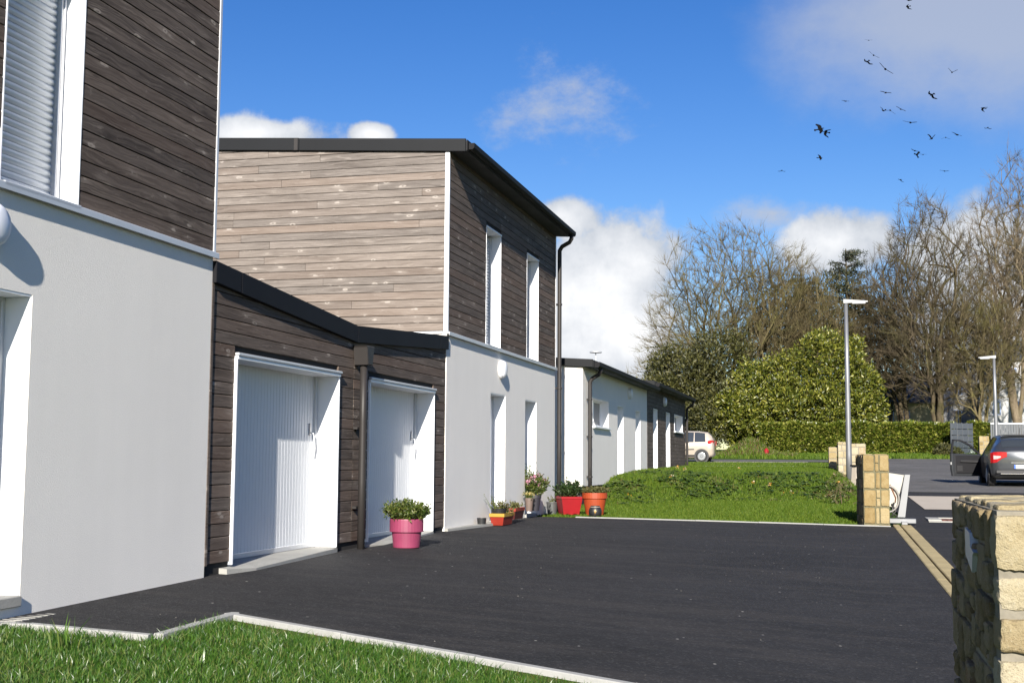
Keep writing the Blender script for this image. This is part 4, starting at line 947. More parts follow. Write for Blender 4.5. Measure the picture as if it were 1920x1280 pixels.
def car(label, st, loc, rz, paintm, group, L_, wheels, windows, tails, rear_win, wscreen, wr=.315, rims='rim'):
    """loft of cross sections; st rows: y, z_bottom, half width, z mid, z belt, w belt, z roof, w roof (y from the rear)"""
    st = np.array(st); t = thing('parked_car', label, 'car', loc, group, True, rz)
    def sec(y):
        zb, wm_, zm, zbt, wb, zr, wr_ = [crom(st[:, 0], st[:, k], y) for k in range(1, 8)]
        return np.array([(0, zb), (wm_*.82, zb), (wm_*.95, zb+.06), (wm_, zm), (wm_*.995, zm*.35+zbt*.65), (wb, zbt), (wb*.55+wr_*.45, zbt*.5+(zr-.05)*.5), (wr_, zr-.055), (wr_*.86, zr-.018), (wr_*.45, zr-.002), (0, zr)])
    def surf(y, v):
        P = sec(y); i = min(int(v), len(P)-2); f_ = v-i; return P[i]*(1-f_)+P[i+1]*f_
    yy = np.unique(np.concatenate([np.linspace(0, L_, 44), st[:, 0]])); vv = np.linspace(0, 10, 31); V, F = [], []
    for y in yy:
        half = [surf(y, v) for v in vv]
        V += [(-p[0], y, p[1]) for p in half]+[(p[0], y, p[1]) for p in half[::-1][1:-1]]
    n = len(vv)*2-2
    for i in range(len(yy)-1):
        for k in range(n): F.append([i*n+k, i*n+(k+1) % n, (i+1)*n+(k+1) % n, (i+1)*n+k])
    F += [list(range(n))[::-1], list(range((len(yy)-1)*n, len(yy)*n))]
    body = mk('body', V, F, paintm, t, True, origin=(0, 0, 0))
    def patch(name, y0, y1, v0, v1, mat, side, off=.006, yt0=None, yt1=None, parent=t):
        V, F = [], []; a, b = 9, 7
        for i in range(a):
            for j in range(b):
                f_ = j/(b-1); ya = y0+(yt0-y0)*f_ if yt0 is not None else y0; yb = y1+(yt1-y1)*f_ if yt1 is not None else y1
                y = ya+(yb-ya)*i/(a-1); p = surf(y, v0+(v1-v0)*f_)
                V.append((side*(p[0]+off), y, p[1]+off*.5))
        for i in range(a-1):
            for j in range(b-1): F.append([i*b+j, i*b+j+1, (i+1)*b+j+1, (i+1)*b+j])
        return mk(name, V, F, mat, parent, True, origin=(0, 0, 0))
    for s in (-1, 1):
        for w in windows: patch('side_window', *w[:2], 5.1, 6.9, 'glass', s, .006, *w[2:])
        patch('sill_trim', .5, L_-.5, 1.05, 2.3, 'car_trim', s, .005)
    def across(name, y0, y1, v, mat, off):
        V, F = [], []
        for i in range(7):
            y = y0+(y1-y0)*i/6
            for j in range(11):
                f_ = abs(j-5)/5; p = surf(y, 10-(10-v)*f_); V.append((math.copysign(p[0], j-5) if j != 5 else 0, y-off, p[1]+off))
        for i in range(6):
            for j in range(10): F.append([i*11+j, i*11+j+1, (i+1)*11+j+1, (i+1)*11+j])
        return mk(name, V, F, mat, t, True, origin=(0, 0, 0))
    rw = across('rear_window', *rear_win, 7.3, 'glass', .006); across('windscreen', *wscreen, 7.3, 'glass', .006)
    for wy in wheels:
        for s in (-1, 1):
            wmax = surf(wy, 3)[0]
            m = MB(); N_ = 28; V = []; rr = wr+.075
            m.lathe([(rr, -.02), (rr, .0)], (0, 0, 0), N_, 'x'); mk('wheel_arch', [(s*(wmax-.012+.012*(v[0] > -.01)), wy+v[1], wr+.005+v[2]) for v in m.V], m.F, 'car_trim', t, origin=(0, 0, 0))
            m = MB(); m.lathe([(wr*.62, 0), (wr*.9, .0), (wr, .03), (wr, .19), (wr*.9, .22), (wr*.6, .22)], (0, 0, 0), 28, 'x')
            w = mk('wheel', [(s*(wmax-.20+v[0]), wy+v[1], wr+v[2]) for v in m.V], m.F, 'tyre', t, True, origin=(s*wmax, wy, wr))
            m = MB(); m.lathe([(wr*.66, .0), (wr*.66, .012), (wr*.60, .016), (wr*.58, .004)], (0, 0, 0), 28, 'x')
            for k in range(9):
                a = k*2*math.pi/9; d_ = Vector((0, math.cos(a), math.sin(a))); p_ = Vector((0, -math.sin(a), math.cos(a)))
                m.add([d_*.03+p_*.028+Vector((.012, 0, 0)), d_*wr*.6+p_*.03+Vector((.012, 0, 0)), d_*wr*.6-p_*.03+Vector((.012, 0, 0)), d_*.03-p_*.028+Vector((.012, 0, 0))], [[0, 1, 2, 3]])
            m.lathe([(.05, .01), (.045, .02)], (0, 0, 0), 12, 'x')
            mk('rim', [(s*(wmax+.021+v[0]), wy+v[1], wr+v[2]) for v in m.V], m.F, rims, w, origin=(s*wmax, wy, wr))
    for nm, pts, z0, z1, mt in tails:
        for s in (-1, 1):
            V = []
            for (x, y, lo, hi) in pts: V += [(s*x, y, z0+lo), (s*x, y, z1+hi), (s*x*.96, y+.05, z0+lo), (s*x*.96, y+.05, z1+hi)]
            F = []
            for i in range(len(pts)-1):
                a, b = i*4, i*4+4; F += [[a, b, b+1, a+1], [a+1, b+1, b+3, a+3], [a, a+2, b+2, b]]
            F += [[0, 1, 3, 2], [len(V)-4, len(V)-2, len(V)-1, len(V)-3]]
            mk(nm, V, F, mt, t, origin=(0, 0, 0))
    return t, patch, surf
ST = [(0, .42, .66, .62, .93, .62, .99, .52), (.05, .34, .80, .62, .97, .74, 1.04, .56), (.14, .28, .86, .63, .99, .78, 1.10, .58), (.38, .22, .89, .65, 1.01, .82, 1.31, .58), (.75, .19, .895, .65, 1.0, .84, 1.43, .59),
      (1.4, .18, .895, .62, .98, .85, 1.49, .61), (2.1, .18, .895, .60, .95, .86, 1.48, .61), (2.7, .18, .895, .60, .92, .86, 1.38, .60), (3.2, .18, .89, .60, .90, .85, 1.08, .64), (3.5, .20, .885, .6, .86, .82, .97, .62),
      (4.0, .22, .86, .58, .76, .74, .83, .52), (4.24, .28, .74, .5, .66, .62, .7, .42), (4.3, .36, .6, .5, .6, .5, .62, .35)]
cg = (5.03, 37.75, gz(5, 38.6)); CRZ = -.02
ct, patch, surf = car('dark grey hatchback at the right edge with its front door open', ST, cg, CRZ, 'car_grey', None, 4.3, (.78, 3.38), [(.66, 1.25, .80, 1.25), (1.30, 2.02, 1.30, 2.02)],
    [('tail_light', [(.44, -.018, .17, .0), (.58, -.016, .12, .01), (.70, .0, .02, .01), (.80, .035, .0, .0), (.865, .12, .0, -.02), (.90, .34, .14, -.03)], .66, .96, 'tail_red'),
     ('reversing_light', [(.60, -.020, .04, .0), (.70, -.006, .0, .01), (.79, .026, -.01, .02)], .77, .85, 'tail_clear')], (.16, .66), (2.72, 3.16))
MB().box(-.26, .26, -.028, -.016, .50, .61).out('number_plate', 'plate', ct); MB().box(-.26, -.215, -.031, -.029, .502, .608).out('plate_band', 'plate_blue', ct)
MB().bev(-.62, .62, -.03, .02, .345, .37, .008).out('bumper_strip', 'chrome', ct); MB().bev(-.74, .74, -.004, .1, .36, .47, .02).out('bumper_insert', 'car_trim', ct)
MB().bev(-.55, .55, .64, .80, 1.43, 1.455, .01).out('spoiler', 'car_grey', ct); MB().tube([(0, .95, 1.45), (0, .70, 1.66)], .006, 6).out('aerial', 'car_trim', ct)
MB().bev(-.34, .34, -.014, .0, .66, .675, .003).out('hatch_handle', 'chrome', ct)
# dark panel on the body side, painting the shaded interior behind the open door
patch('doorway_shade_panel', 2.06, 3.12, 2.3, 6.9, 'car_trim', -1, .008, 2.06, 2.72)
# plate characters
def text(parent, s, loc, rot, size, mat, name='lettering'):
    cu = bpy.data.curves.new(name, 'FONT'); cu.body = s; cu.size = size; cu.extrude = .001; o = bpy.data.objects.new(name+'_curve', cu); C.objects.link(o)
    dg_ = bpy.context.evaluated_depsgraph_get(); me = bpy.data.meshes.new_from_object(o.evaluated_get(dg_)); bpy.data.objects.remove(o)
    me.materials.clear(); me.materials.append(MT[mat]); ob = bpy.data.objects.new(name, me); C.objects.link(ob); ob.parent = parent; ob.location = Vector(loc)-ORG[parent.name]; ob.rotation_euler = rot; ORG[ob.name] = Vector(loc); return ob
text(ct, 'C', (-.195, -.0285, .522), (math.pi/2, 0, 0), .10, 'car_trim')
# the open door, hinged at its front edge
hx, hy, ang = -.885, 3.10, math.radians(57)
du = Vector((-math.sin(ang), -math.cos(ang), 0)); dn = Vector((-math.cos(ang), math.sin(ang), 0)) * -1
def dprism(poly, off, th, ch=.01): return MB().prism(poly, Vector((hx, hy, 0))+dn*off, du, (0, 0, 1), dn, th, ch)
dd = dprism([(0, .26), (1.02, .26), (1.06, .45), (1.06, .94), (0, .92)], -.05, .10, .02).out('front_door', 'car_grey', ct, origin=(hx, hy, .6))
dprism([(.05, .34), (.95, .34), (.97, .88), (.05, .88)], .052, .02, .015).out('door_card', 'car_trim', dd)
fr = [(0, .92), (.34, 1.20), (.70, 1.36), (1.0, 1.37), (1.06, .94)]
mfr = MB()
for a, b in zip(fr, fr[1:]):
    v = Vector((b[0]-a[0], b[1]-a[1])); nrm_ = Vector((v.y, -v.x)).normalized()*.05
    mfr.prism([a, b, (b[0]+nrm_.x, b[1]+nrm_.y), (a[0]+nrm_.x, a[1]+nrm_.y)], Vector((hx, hy, 0))-dn*.02, du, (0, 0, 1), dn, .05, .005)
mfr.out('window_frame', 'car_trim', dd)
gl_ = Mat('clear_glass', .03); gl_.col((.75, .8, .8)); gl_.b.inputs['Transmission Weight'].default_value = 1; gl_.b.inputs['IOR'].default_value = 1.1; MT['clear_glass'] = gl_.m
dprism([(.05, .94), (.36, 1.17), (.70, 1.31), (.96, 1.32), (1.01, .94)], .0, .005, 0).out('pane', 'clear_glass', dd)
dprism([(.10, .66), (.8, .68), (.8, .74), (.10, .73)], .07, .05, .01).out('armrest', 'seat_cloth', dd); dprism([(.70, .40), (.90, .40), (.90, .58), (.70, .58)], .07, .01, .01).out('door_pocket', 'seat_cloth', dd)
dprism([(1.055, .60), (1.075, .60), (1.075, .68), (1.055, .68)], -.02, .05, .004).out('latch', 'plate', dd)
mp = Vector((hx, hy, 1.0))+du*.14-dn*.18
MB().lathe([(.02, -.04), (.07, -.03), (.09, 0), (.085, .03), (.02, .035)], tuple(mp), 14).out('mirror', 'car_grey', dd, True)
mg = mp+Vector((0, -.085, .005)); MB().prism([(-.09, -.05), (.09, -.045), (.08, .055), (-.07, .05)], mg, (1, 0, 0), (0, 0, 1), (0, -1, 0), .012, .004).out('mirror_glass', 'chrome', dd)
SB = [(0, .42, .62, .62, .98, .60, 1.10, .50), (.05, .36, .78, .62, 1.02, .72, 1.22, .58), (.12, .30, .83, .64, 1.03, .78, 1.38, .60), (.30, .24, .85, .66, 1.02, .80, 1.54, .60), (.8, .2, .85, .65, 1.0, .81, 1.60, .61),
      (1.6, .2, .85, .62, .97, .82, 1.62, .62), (2.3, .2, .85, .60, .94, .82, 1.56, .62), (2.9, .2, .85, .6, .92, .82, 1.22, .62), (3.2, .2, .84, .6, .9, .80, 1.04, .60), (3.6, .22, .80, .56, .82, .72, .88, .5), (3.78, .3, .68, .5, .7, .55, .72, .36), (3.8, .36, .6, .5, .6, .5, .62, .35)]
bg_ = (-6.15, 65.6, gz(-6.2, 65)); bt, patchb, surfb = car('beige compact car parked beyond the end of the house row', SB, bg_, math.pi/2, 'car_beige', None, 3.8, (.62, 3.05), [(.42, .98, .46, .98), (1.02, 1.85, 1.02, 1.85), (1.92, 2.85, 1.92, 2.45)],
    [('tail_light', [(.50, -.01, .05, 0), (.70, .03, .02, .0), (.81, .14, .0, .02), (.845, .26, .06, -.02)], .80, 1.10, 'tail_red')], (.08, .30), (2.5, 2.9), .30)
for s in (-1, 1):
    patchb('side_moulding', 1.0, 2.9, 2.95, 3.15, 'car_trim', s, .012); patchb('door_handle', 1.1, 1.28, 4.2, 4.35, 'car_beige', s, .02)

# ------------------------------------------------------------------ far houses and fences
plain('far_white', (.42, .42, .42), .9, 0, .05, .5); plain('far_cream', (.34, .31, .20), .9, 0, .05, .5); plain('slate', (.045, .048, .055), .7, 0, .2, 3); plain('blue_frame', (.16, .24, .42), .5); plain('chimney_pot', (.45, .14, .06), .8); plain('gate_grey', (.060, .068, .080), .5, 0, .06, 2)
def far_house(label, x0, x1, y0, y1, zb, ze, ridge, wall, wins, gable='x', chim=()):
    h = thing('far_house', label, 'house', (x0, y0, zb)); m = MB().box(x0, x1, y0, y1, zb, ze)
    if gable == 'y': m.add([(x0, y0, ze), (x1, y0, ze), ((x0+x1)/2, y0, ridge), (x0, y1, ze), (x1, y1, ze), ((x0+x1)/2, y1, ridge)], [[0, 1, 2], [5, 4, 3]])
    else: m.add([(x0, y0, ze), (x0, y1, ze), (x0, (y0+y1)/2, ridge), (x1, y0, ze), (x1, y1, ze), (x1, (y0+y1)/2, ridge)], [[2, 1, 0], [3, 4, 5]])
    m.out('wall', wall, h); m = MB(); e = .35; ym, xm = (y0+y1)/2, (x0+x1)/2
    if gable == 'y':
        for s in (-1, 1):
            xe = xm+s*((x1-x0)/2+e); zz_ = ze-e*(ridge-ze)/((x1-x0)/2)
            m.add([(xm, y0-.25, ridge+.03), (xe, y0-.25, zz_+.03), (xe, y1+.25, zz_+.03), (xm, y1+.25, ridge+.03), (xm, y0-.25, ridge+.18), (xe, y0-.25, zz_+.18), (xe, y1+.25, zz_+.18), (xm, y1+.25, ridge+.18)],
                  [[0, 1, 2, 3], [7, 6, 5, 4], [0, 4, 5, 1], [1, 5, 6, 2], [2, 6, 7, 3]])
    else:
        for s in (-1, 1):
            ye = ym+s*((y1-y0)/2+e); zz_ = ze-e*(ridge-ze)/((y1-y0)/2)
            m.add([(x0-.25, ym, ridge+.03), (x0-.25, ye, zz_+.03), (x1+.25, ye, zz_+.03), (x1+.25, ym, ridge+.03), (x0-.25, ym, ridge+.18), (x0-.25, ye, zz_+.18), (x1+.25, ye, zz_+.18), (x1+.25, ym, ridge+.18)],
                  [[0, 1, 2, 3], [7, 6, 5, 4], [0, 4, 5, 1], [1, 5, 6, 2], [2, 6, 7, 3]])
    r = m.out('roof', 'slate', h)
    for (cx_, cz, w_) in chim:
        c_ = MB().box(cx_-w_/2, cx_+w_/2, ym-.4, ym+.4, ridge-.8, cz).out('chimney', wall, r)
        MB().lathe([(.14, 0), (.11, .5)], (cx_-w_*.2, ym, cz), 10).lathe([(.14, 0), (.11, .5)], (cx_+w_*.2, ym, cz), 10).out('chimney_pots', 'chimney_pot', r)
    for (a, b, c_, d_) in wins:
        f_ = MB().box(a, a+.09, y0-.04, y0+.02, c_, d_).box(b-.09, b, y0-.04, y0+.02, c_, d_).box(a+.09, b-.09, y0-.04, y0+.02, c_, c_+.09).box(a+.09, b-.09, y0-.04, y0+.02, d_-.09, d_).box((a+b)/2-.04, (a+b)/2+.04, y0-.04, y0+.02, c_+.09, d_-.09).out('window', 'blue_frame', h)
        MB().box(a+.09, b-.09, y0-.02, y0-.005, c_+.09, d_-.09).out('pane', 'glass', f_)
        MB().box(a-.1, b+.1, y0-.09, y0, c_-.10, c_-.001).out('sill', wall, f_)
def W(px0, py0, px1, py1, Y):
    a, b = atY(px0, py1, Y), atY(px1, py0, Y); return (a.x, b.x, a.z, b.z)
Yc = 116.0; a = W(1640, 752, 1728, 800, Yc); far_house('cream house with blue framed windows behind the hedge', a[0], a[1]+1, Yc, Yc+8, 2.2, a[3], a[3]+2.6, 'far_cream', [W(1656, 770, 1676, 796, Yc), W(1685, 770, 1706, 796, Yc)])
Yw = 124.0; a = W(1725, 672, 1840, 800, Yw); far_house('tall pale house hidden behind the bare multi-stemmed tree', a[0], a[1], Yw, Yw+9, 2.2, a[3]-1.4, a[3]+1.6, 'far_white', [W(1738, 712, 1752, 740, Yw), W(1790, 712, 1804, 740, Yw), W(1790, 768, 1804, 800, Yw)], gable='y')
Yv = 118.0; a = W(1838, 730, 1930, 800, Yv); far_house('low white house at the far right with a dark slate roof', a[0], a[1], Yv, Yv+7, 2.2, a[3], a[3]+2.4, 'far_white', [W(1862, 752, 1876, 778, Yv), W(1897, 752, 1911, 778, Yv)], gable='y')
Yu = 134.0; a = W(1860, 660, 2010, 800, Yu); far_house('white house with orange chimney pots rising behind the far right trees', a[0], a[1], Yu, Yu+8, 2.2, a[3]-.6, a[3]+1.4, 'far_white', [W(1893, 690, 1906, 715, Yu)], chim=[(atY(1887, 650, Yu).x, atY(1887, 645, Yu).z, 1.0)])
Yg = 88.0; ga, gb = atY(1783, 792, Yg), atY(1823, 787, Yg+1.5); g = thing('garden_gate', 'dark grey panelled gate standing open at the end of the hedge', 'gate', (ga.x, Yg, gz(ga.x, Yg)))
zb_ = gz(8, Yg)+.08; dv3 = Vector((gb.x-ga.x, 1.5, 0)); L3 = dv3.length; d3 = dv3.normalized(); n3 = Vector((d3.y, -d3.x, 0)); h3_ = ga.z-zb_
for i in range(4):
    for j in range(5): MB().prism([(i*L3/4+.03, j*h3_/5+.02), ((i+1)*L3/4-.03, j*h3_/5+.02), ((i+1)*L3/4-.03, (j+1)*h3_/5-.02), (i*L3/4+.03, (j+1)*h3_/5-.02)], (ga.x, Yg, zb_), d3, (0, 0, 1), n3, .04, .01).out('panel', 'gate_grey', g)
for i in range(5): MB().prism([(i*L3/4-.03, 0), (i*L3/4+.03, 0), (i*L3/4+.03, h3_+.03), (i*L3/4-.03, h3_+.03)], Vector((ga.x, Yg, zb_))-n3*.05, d3, (0, 0, 1), n3, .06, .008).out('post', 'gate_grey', g)
fa = atY(1857, 794, 88); fn = thing('slat_fence', 'grey vertical slat fence behind the open car', 'fence', (fa.x, 88, gz(fa.x, 88))); zb_ = gz(fa.x, 88)
for i in range(34): MB().bev(fa.x+.14+i*.16, fa.x+.285+i*.16, 88.0, 88.03, zb_, fa.z-.04+(.004 if i % 2 else 0), .004).out('slat', 'gate_grey', fn)
for i in range(4): MB().bev(fa.x+i*1.75, fa.x+i*1.75+.12, 88.03, 88.13, zb_, fa.z, .006).out('post', 'gate_grey', fn)
MB().bev(fa.x, fa.x+5.6, 87.97, 88.06, fa.z-.03, fa.z+.05, .006).out('cap_rail', 'alu', fn)
pillar('small stone gatepost at the far gate seen through the car window', gb.x+.1, gb.x+.7, 86.5, 87.1, 3.35, ('stone', 'stone'), 2, (.2, .35), (.2, .3))

# ------------------------------------------------------------------ trees
def bare_tree(label, px, Y, lobes, n, seed, mat, stems_=1, name='bare_tree', spread=1.0, tip=.0122, group='bare winter trees', fork=.25):
    """winter tree grown towards points spread through its crown; limb thickness follows the number of twigs each limb carries"""
    rnd = random.Random(seed); rs = np.random.RandomState(seed); x, y = atY(px, 800, Y).x, Y; z0 = gz(x, y)-.1
    root = thing(name, label, 'tree', (x, y, z0), group); L_ = np.array(lobes); vol = (L_[:, 3]*L_[:, 4]*L_[:, 5])
    pk = rs.choice(len(L_), n, p=vol/vol.sum()); d = rs.randn(n, 3); d /= np.linalg.norm(d, axis=1)[:, None]
    lump = 1+.13*np.sin(d[:, 0]*4+seed)*np.cos(d[:, 2]*5+seed)+.07*np.sin(d[:, 1]*9+d[:, 2]*7)
    P = L_[pk, :3]+d*L_[pk, 3:]*(rs.rand(n)**.42*lump)[:, None]; P = P[P[:, 2] > z0+1.8]
    top = L_[:, 2].max(); ctr = L_[:, :3].mean(0); hgt = (L_[:, 2]+L_[:, 5]).max()-z0
    cap = 30000; N_ = np.zeros((cap, 3)); D_ = np.zeros((cap, 3)); par = np.full(cap, -1); k = 1
    N_[0] = (x, y, z0); D_[0] = (0, 0, 1)
    for s_ in range(stems_):     # leading stems
        a_ = s_*6.283/stems_+rnd.uniform(-.5, .5); cur = 0; p = np.array([x, y, z0]); rr = spread*L_[:, 3].mean()*.42*(stems_ > 1)
        end = np.array([ctr[0]+rr*math.cos(a_), ctr[1]+rr*.8*math.sin(a_), z0+hgt*rnd.uniform(.55, .75)]); m_ = 12
        for i in range(1, m_+1):
            f = i/m_; q = p+(end-p)*np.array([f**1.15, f**1.15, f])+rs.randn(3)*.07*np.array([1, 1, .2]); N_[k] = q; dd = q-N_[cur]; D_[k] = dd/np.linalg.norm(dd); par[k] = cur; cur = k; k += 1
    base = np.array([ctr[0]*.5+x*.5, ctr[1]*.5+y*.5, z0+hgt*fork]); P = P[np.argsort(np.linalg.norm(P-base, axis=1)+rs.rand(len(P))*1.2)]; tips = []
    for t in P:
        v = t-N_[:k]; dist = np.linalg.norm(v, axis=1)+1e-6; cs = (v*D_[:k]).sum(1)/dist
        cost = dist*(2.1-1.5*cs)+.03*np.maximum(0, N_[:k, 2]-t[2]+.3)*dist; cost[0] += 99
        j = int(np.argmin(cost)); Lg = dist[j]; m_ = max(1, int(Lg/.75)); cur = j; h0, h1 = N_[j], D_[j]*Lg*.55
        for i in range(1, m_+1):
            f = i/m_; lin = h0+(t-h0)*f; q = lin+h1*f*(1-f)**2*1.1+(rs.randn(3)*.025 if i < m_ else 0)
            N_[k] = q; dd = q-N_[cur]; D_[k] = dd/(np.linalg.norm(dd)+1e-9); par[k] = cur; cur = k; k += 1
            if k >= cap-40: break
        tips.append(cur)
        if k >= cap-40: break
    N_, D_, par = N_[:k], D_[:k], par[:k]; cnt = np.zeros(k); np.add.at(cnt, tips, 1)
    for i in range(k-1, 0, -1): cnt[par[i]] += cnt[i]
    rad = tip*np.maximum(cnt, 1)**.44; rad = np.minimum(rad, hgt*.016)
    A, B = N_[par[1:]], N_[1:]; ra, rb = np.minimum(rad[par[1:]], rad[1:]*1.35), rad[1:]
    out = np.array(tips); T_ = N_[out]; Dt = D_[out]; tw = []          # fine sprays at the ends
    oth = rs.choice(np.arange(1, k), int(len(out)*1.2)); oth = oth[rad[oth] < .06]
    for src, rep, ln in ((out, 4, .95), (oth, 2, .8)):
        for r_ in range(rep):
            dd = D_[src]*1.2+rs.randn(len(src), 3)*.42+np.array([0, 0, .25]); dd /= np.linalg.norm(dd, axis=1)[:, None]; l_ = ln*(.45+.75*rs.rand(len(src)))[:, None]
            mid = N_[src]+dd*l_*.5; e2 = mid+(dd+rs.randn(len(src), 3)*.18+np.array([0, 0, .15]))*l_*.5; tw += [(N_[src], mid, .75, .6), (mid, e2, .6, .35)]
    def tubes(A, B, ra, rb, sides):
        d = B-A; A = A-d*.06; d = d/(np.linalg.norm(d, axis=1)[:, None]+1e-9); ref = np.where(np.abs(d[:, 2:3]) > .9, np.array([1., 0, 0]), np.array([0, 0, 1.])); u = np.cross(d, ref); u /= np.linalg.norm(u, axis=1)[:, None]; w = np.cross(d, u)
        an = np.arange(sides)*2*np.pi/sides; c_ = u[:, None]*np.cos(an)[None, :, None]+w[:, None]*np.sin(an)[None, :, None]
        V = np.concatenate([A[:, None]+c_*ra[:, None, None], B[:, None]+c_*rb[:, None, None]], 1); i = np.arange(len(A))[:, None]*2*sides; q = np.arange(sides); q2 = (q+1) % sides
        return V.reshape(-1, 3), np.concatenate([np.stack([i[:, 0]+a, i[:, 0]+b, i[:, 0]+sides+b, i[:, 0]+sides+a], 1) for a, b in zip(q, q2)])
    big = rb > .055; V1, F1 = tubes(A[big], B[big], ra[big], rb[big], 6); mk('trunk', V1, F1, mat, root, True)
    V1, F1 = tubes(A[~big], B[~big], ra[~big], rb[~big], 3); Vs, Fs, n0 = [V1], [F1], len(V1)
    for a_, b_, f1, f2 in tw:
        V2, F2 = tubes(a_, b_, np.full(len(a_), tip*f1), np.full(len(a_), tip*f2), 3); Vs.append(V2); Fs.append(F2+n0); n0 += len(V2)
    mk('crown', np.concatenate(Vs), np.concatenate(Fs), mat, root, True)['kind'] = 'stuff'
    return root
def crown_points(lobes, n, shell=.55):
    """points through ellipsoid lobes, denser near the skin, with outward normals"""
    vol = np.array([l[3]*l[4]*l[5] for l in lobes])**.67; pick = np.random.choice(len(lobes), n, p=vol/vol.sum()); L_ = np.array(lobes)[pick]
    d = np.random.randn(n, 3); d /= np.linalg.norm(d, axis=1)[:, None]
    r = np.random.rand(n)**(1/3.)*(1-shell)+shell*(.88+.16*np.random.rand(n))
    bump_ = 1+.10*np.sin(d[:, 0]*7+pick)*np.sin(d[:, 1]*6+2)*np.cos(d[:, 2]*8)+.06*np.sin(d[:, 0]*17)*np.cos(d[:, 2]*19+pick)
    P = L_[:, :3]+d*L_[:, 3:]*(r*bump_)[:, None]; nr = d/L_[:, 3:]; nr /= np.linalg.norm(nr, axis=1)[:, None]
    return P, nr
def leafy(name, label, cat, x, y, lobes, n, size, mat, trunks=3, tr=.16, asp=.42, up=.3, group=None, branch_mat='bark', clump=None, outward=True):
    z0 = gz(x, y); root = thing(name, label, cat, (x, y, z0), group)
    P, nr = crown_points(lobes, n)
    if clump: # gather leaves into sprigs
        k, s = clump; C0, N0 = crown_points(lobes, n//k); P = np.repeat(C0, k, 0)+np.random.randn((n//k)*k, 3)*s; nr = np.repeat(N0, k, 0)
    ok = P[:, 2] > ground(P[:, 0], P[:, 1])+.05; P, nr = P[ok], nr[ok]
    V, F = leaves(P, size, up, nr if outward else None, asp); c = mk('crown', V, F, mat, root); c['kind'] = 'stuff'
    m = MB()
    for i in range(trunks):
        l = lobes[i % len(lobes)]; e = Vector((l[0], l[1], l[2]+l[5]*.3)); b = Vector((x+(e.x-x)*.25, y+(e.y-y)*.25, z0-.1))
        m.tube([b, b.lerp(e, .4)+Vector((random.gauss(0, .2), random.gauss(0, .2), 0)), e], [tr, tr*.7, tr*.2], 6)
        for k in range(5):
            d_ = Vector((random.gauss(0, 1)*l[3], random.gauss(0, 1)*l[4], random.gauss(.2, .6)*l[5]))*.5; q_ = b.lerp(e, random.uniform(.4, .95)); m.tube([q_, q_+d_*.5+Vector((0, 0, .1)), q_+d_], [tr*.3, tr*.2, tr*.08], 4)
    m.out('trunk', branch_mat, root)
    return root
def lobe(px, py, rx, ry, Y, depth=None):
    c = atY(px, py, Y); k = Y/F_PX*1.03; return (c.x, Y, c.z, rx*k, depth or rx*k*.8, ry*k)
def lumpy(lobes, n, r0, r1, rs):
    """adds small lobes over the skin of the big ones, so the outline is uneven"""
    rnd = random.Random(rs); out = list(lobes)
    for i in range(n):
        l = rnd.choice(lobes); d = Vector((rnd.gauss(0, 1), rnd.gauss(-.5, 1), rnd.gauss(.25, 1))).normalized(); r = rnd.uniform(r0, r1); k = rnd.uniform(.78, 1.0)
        out.append((l[0]+d.x*l[3]*k, l[1]+d.y*l[4]*k, l[2]+d.z*l[5]*k, r, r, r*rnd.uniform(.8, 1.3)))
    return out
leafy('laurel_bush', 'huge rounded yellow-green laurel bush left of the nearer street lamp', 'bush', -2.4, 95, lumpy([lobe(1466, 752, 92, 78, 95), lobe(1546, 716, 78, 88, 95), lobe(1398, 785, 58, 46, 94), lobe(1602, 764, 42, 56, 95), lobe(1432, 775, 82, 56, 94), lobe(1540, 775, 92, 52, 94)], 110, .45, 1.1, 4), 76000, .25, 'laurel', 5, clump=(16, .15))
# clipped hedge, in one run each side of the gate
def hedge(label, x0, x1, y, zt_, n, d=1.3):
    zb = gz(x0, y); root = thing('clipped_hedge', label, 'hedge', (x0, y, zb)); k = np.random.rand(n); P = np.zeros((n, 3)); nr = np.zeros((n, 3))
    P[:, 0] = x0+(x1-x0)*np.random.rand(n); top = k < .25; P[:, 1] = np.where(top, y+d*np.random.rand(n), y+.22*np.random.rand(n)**2+.10*np.sin(P[:, 0]*2.1)+.06*np.sin(P[:, 0]*5.3)); gzz = ground(P[:, 0], P[:, 1])
    wob = zt_+.07*np.sin(P[:, 0]*1.7)+.05*np.sin(P[:, 0]*4.1+1); P[:, 2] = np.where(top, wob-.1*np.random.rand(n), gzz+.08+(wob-gzz-.08)*np.random.rand(n)**.85)
    nr[top, 2] = 1; nr[~top, 1] = -1
    V, F = leaves(P, .27, .35, nr, .5); o = mk('foliage', V, F, 'hedge', root); o['kind'] = 'stuff'
    bare = MB()
    for i in range(int((x1-x0)*2.2)):
        x = random.uniform(x0, x1); b = Vector((x, y+.3, gz(x, y))); bare.tube([b, b+Vector((random.gauss(0, .2), -.1, .8)), b+Vector((random.gauss(0, .4), -.05, 1.7))], [.03, .02, .01], 4)
    bare.out('stems', 'bark', root)['kind'] = 'stuff'
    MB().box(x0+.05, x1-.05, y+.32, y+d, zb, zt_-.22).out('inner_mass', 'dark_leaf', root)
hedge('long clipped green hedge running behind the road', atY(1425, 800, 90).x, atY(1786, 800, 90).x, 90, atY(1600, 796, 90).z, 30000)
hedge('short stretch of clipped hedge between the gate and the slat fence', atY(1818, 800, 91).x, atY(1862, 800, 91).x, 91, atY(1840, 795, 91).z, 4500)
leafy('shrub', 'low dull green shrub beside the gate at the road end', 'shrub', atY(1775, 850, 84).x, 84, [lobe(1772, 850, 20, 16, 84), lobe(1790, 852, 14, 12, 84)], 2600, .16, 'ivy', 2)
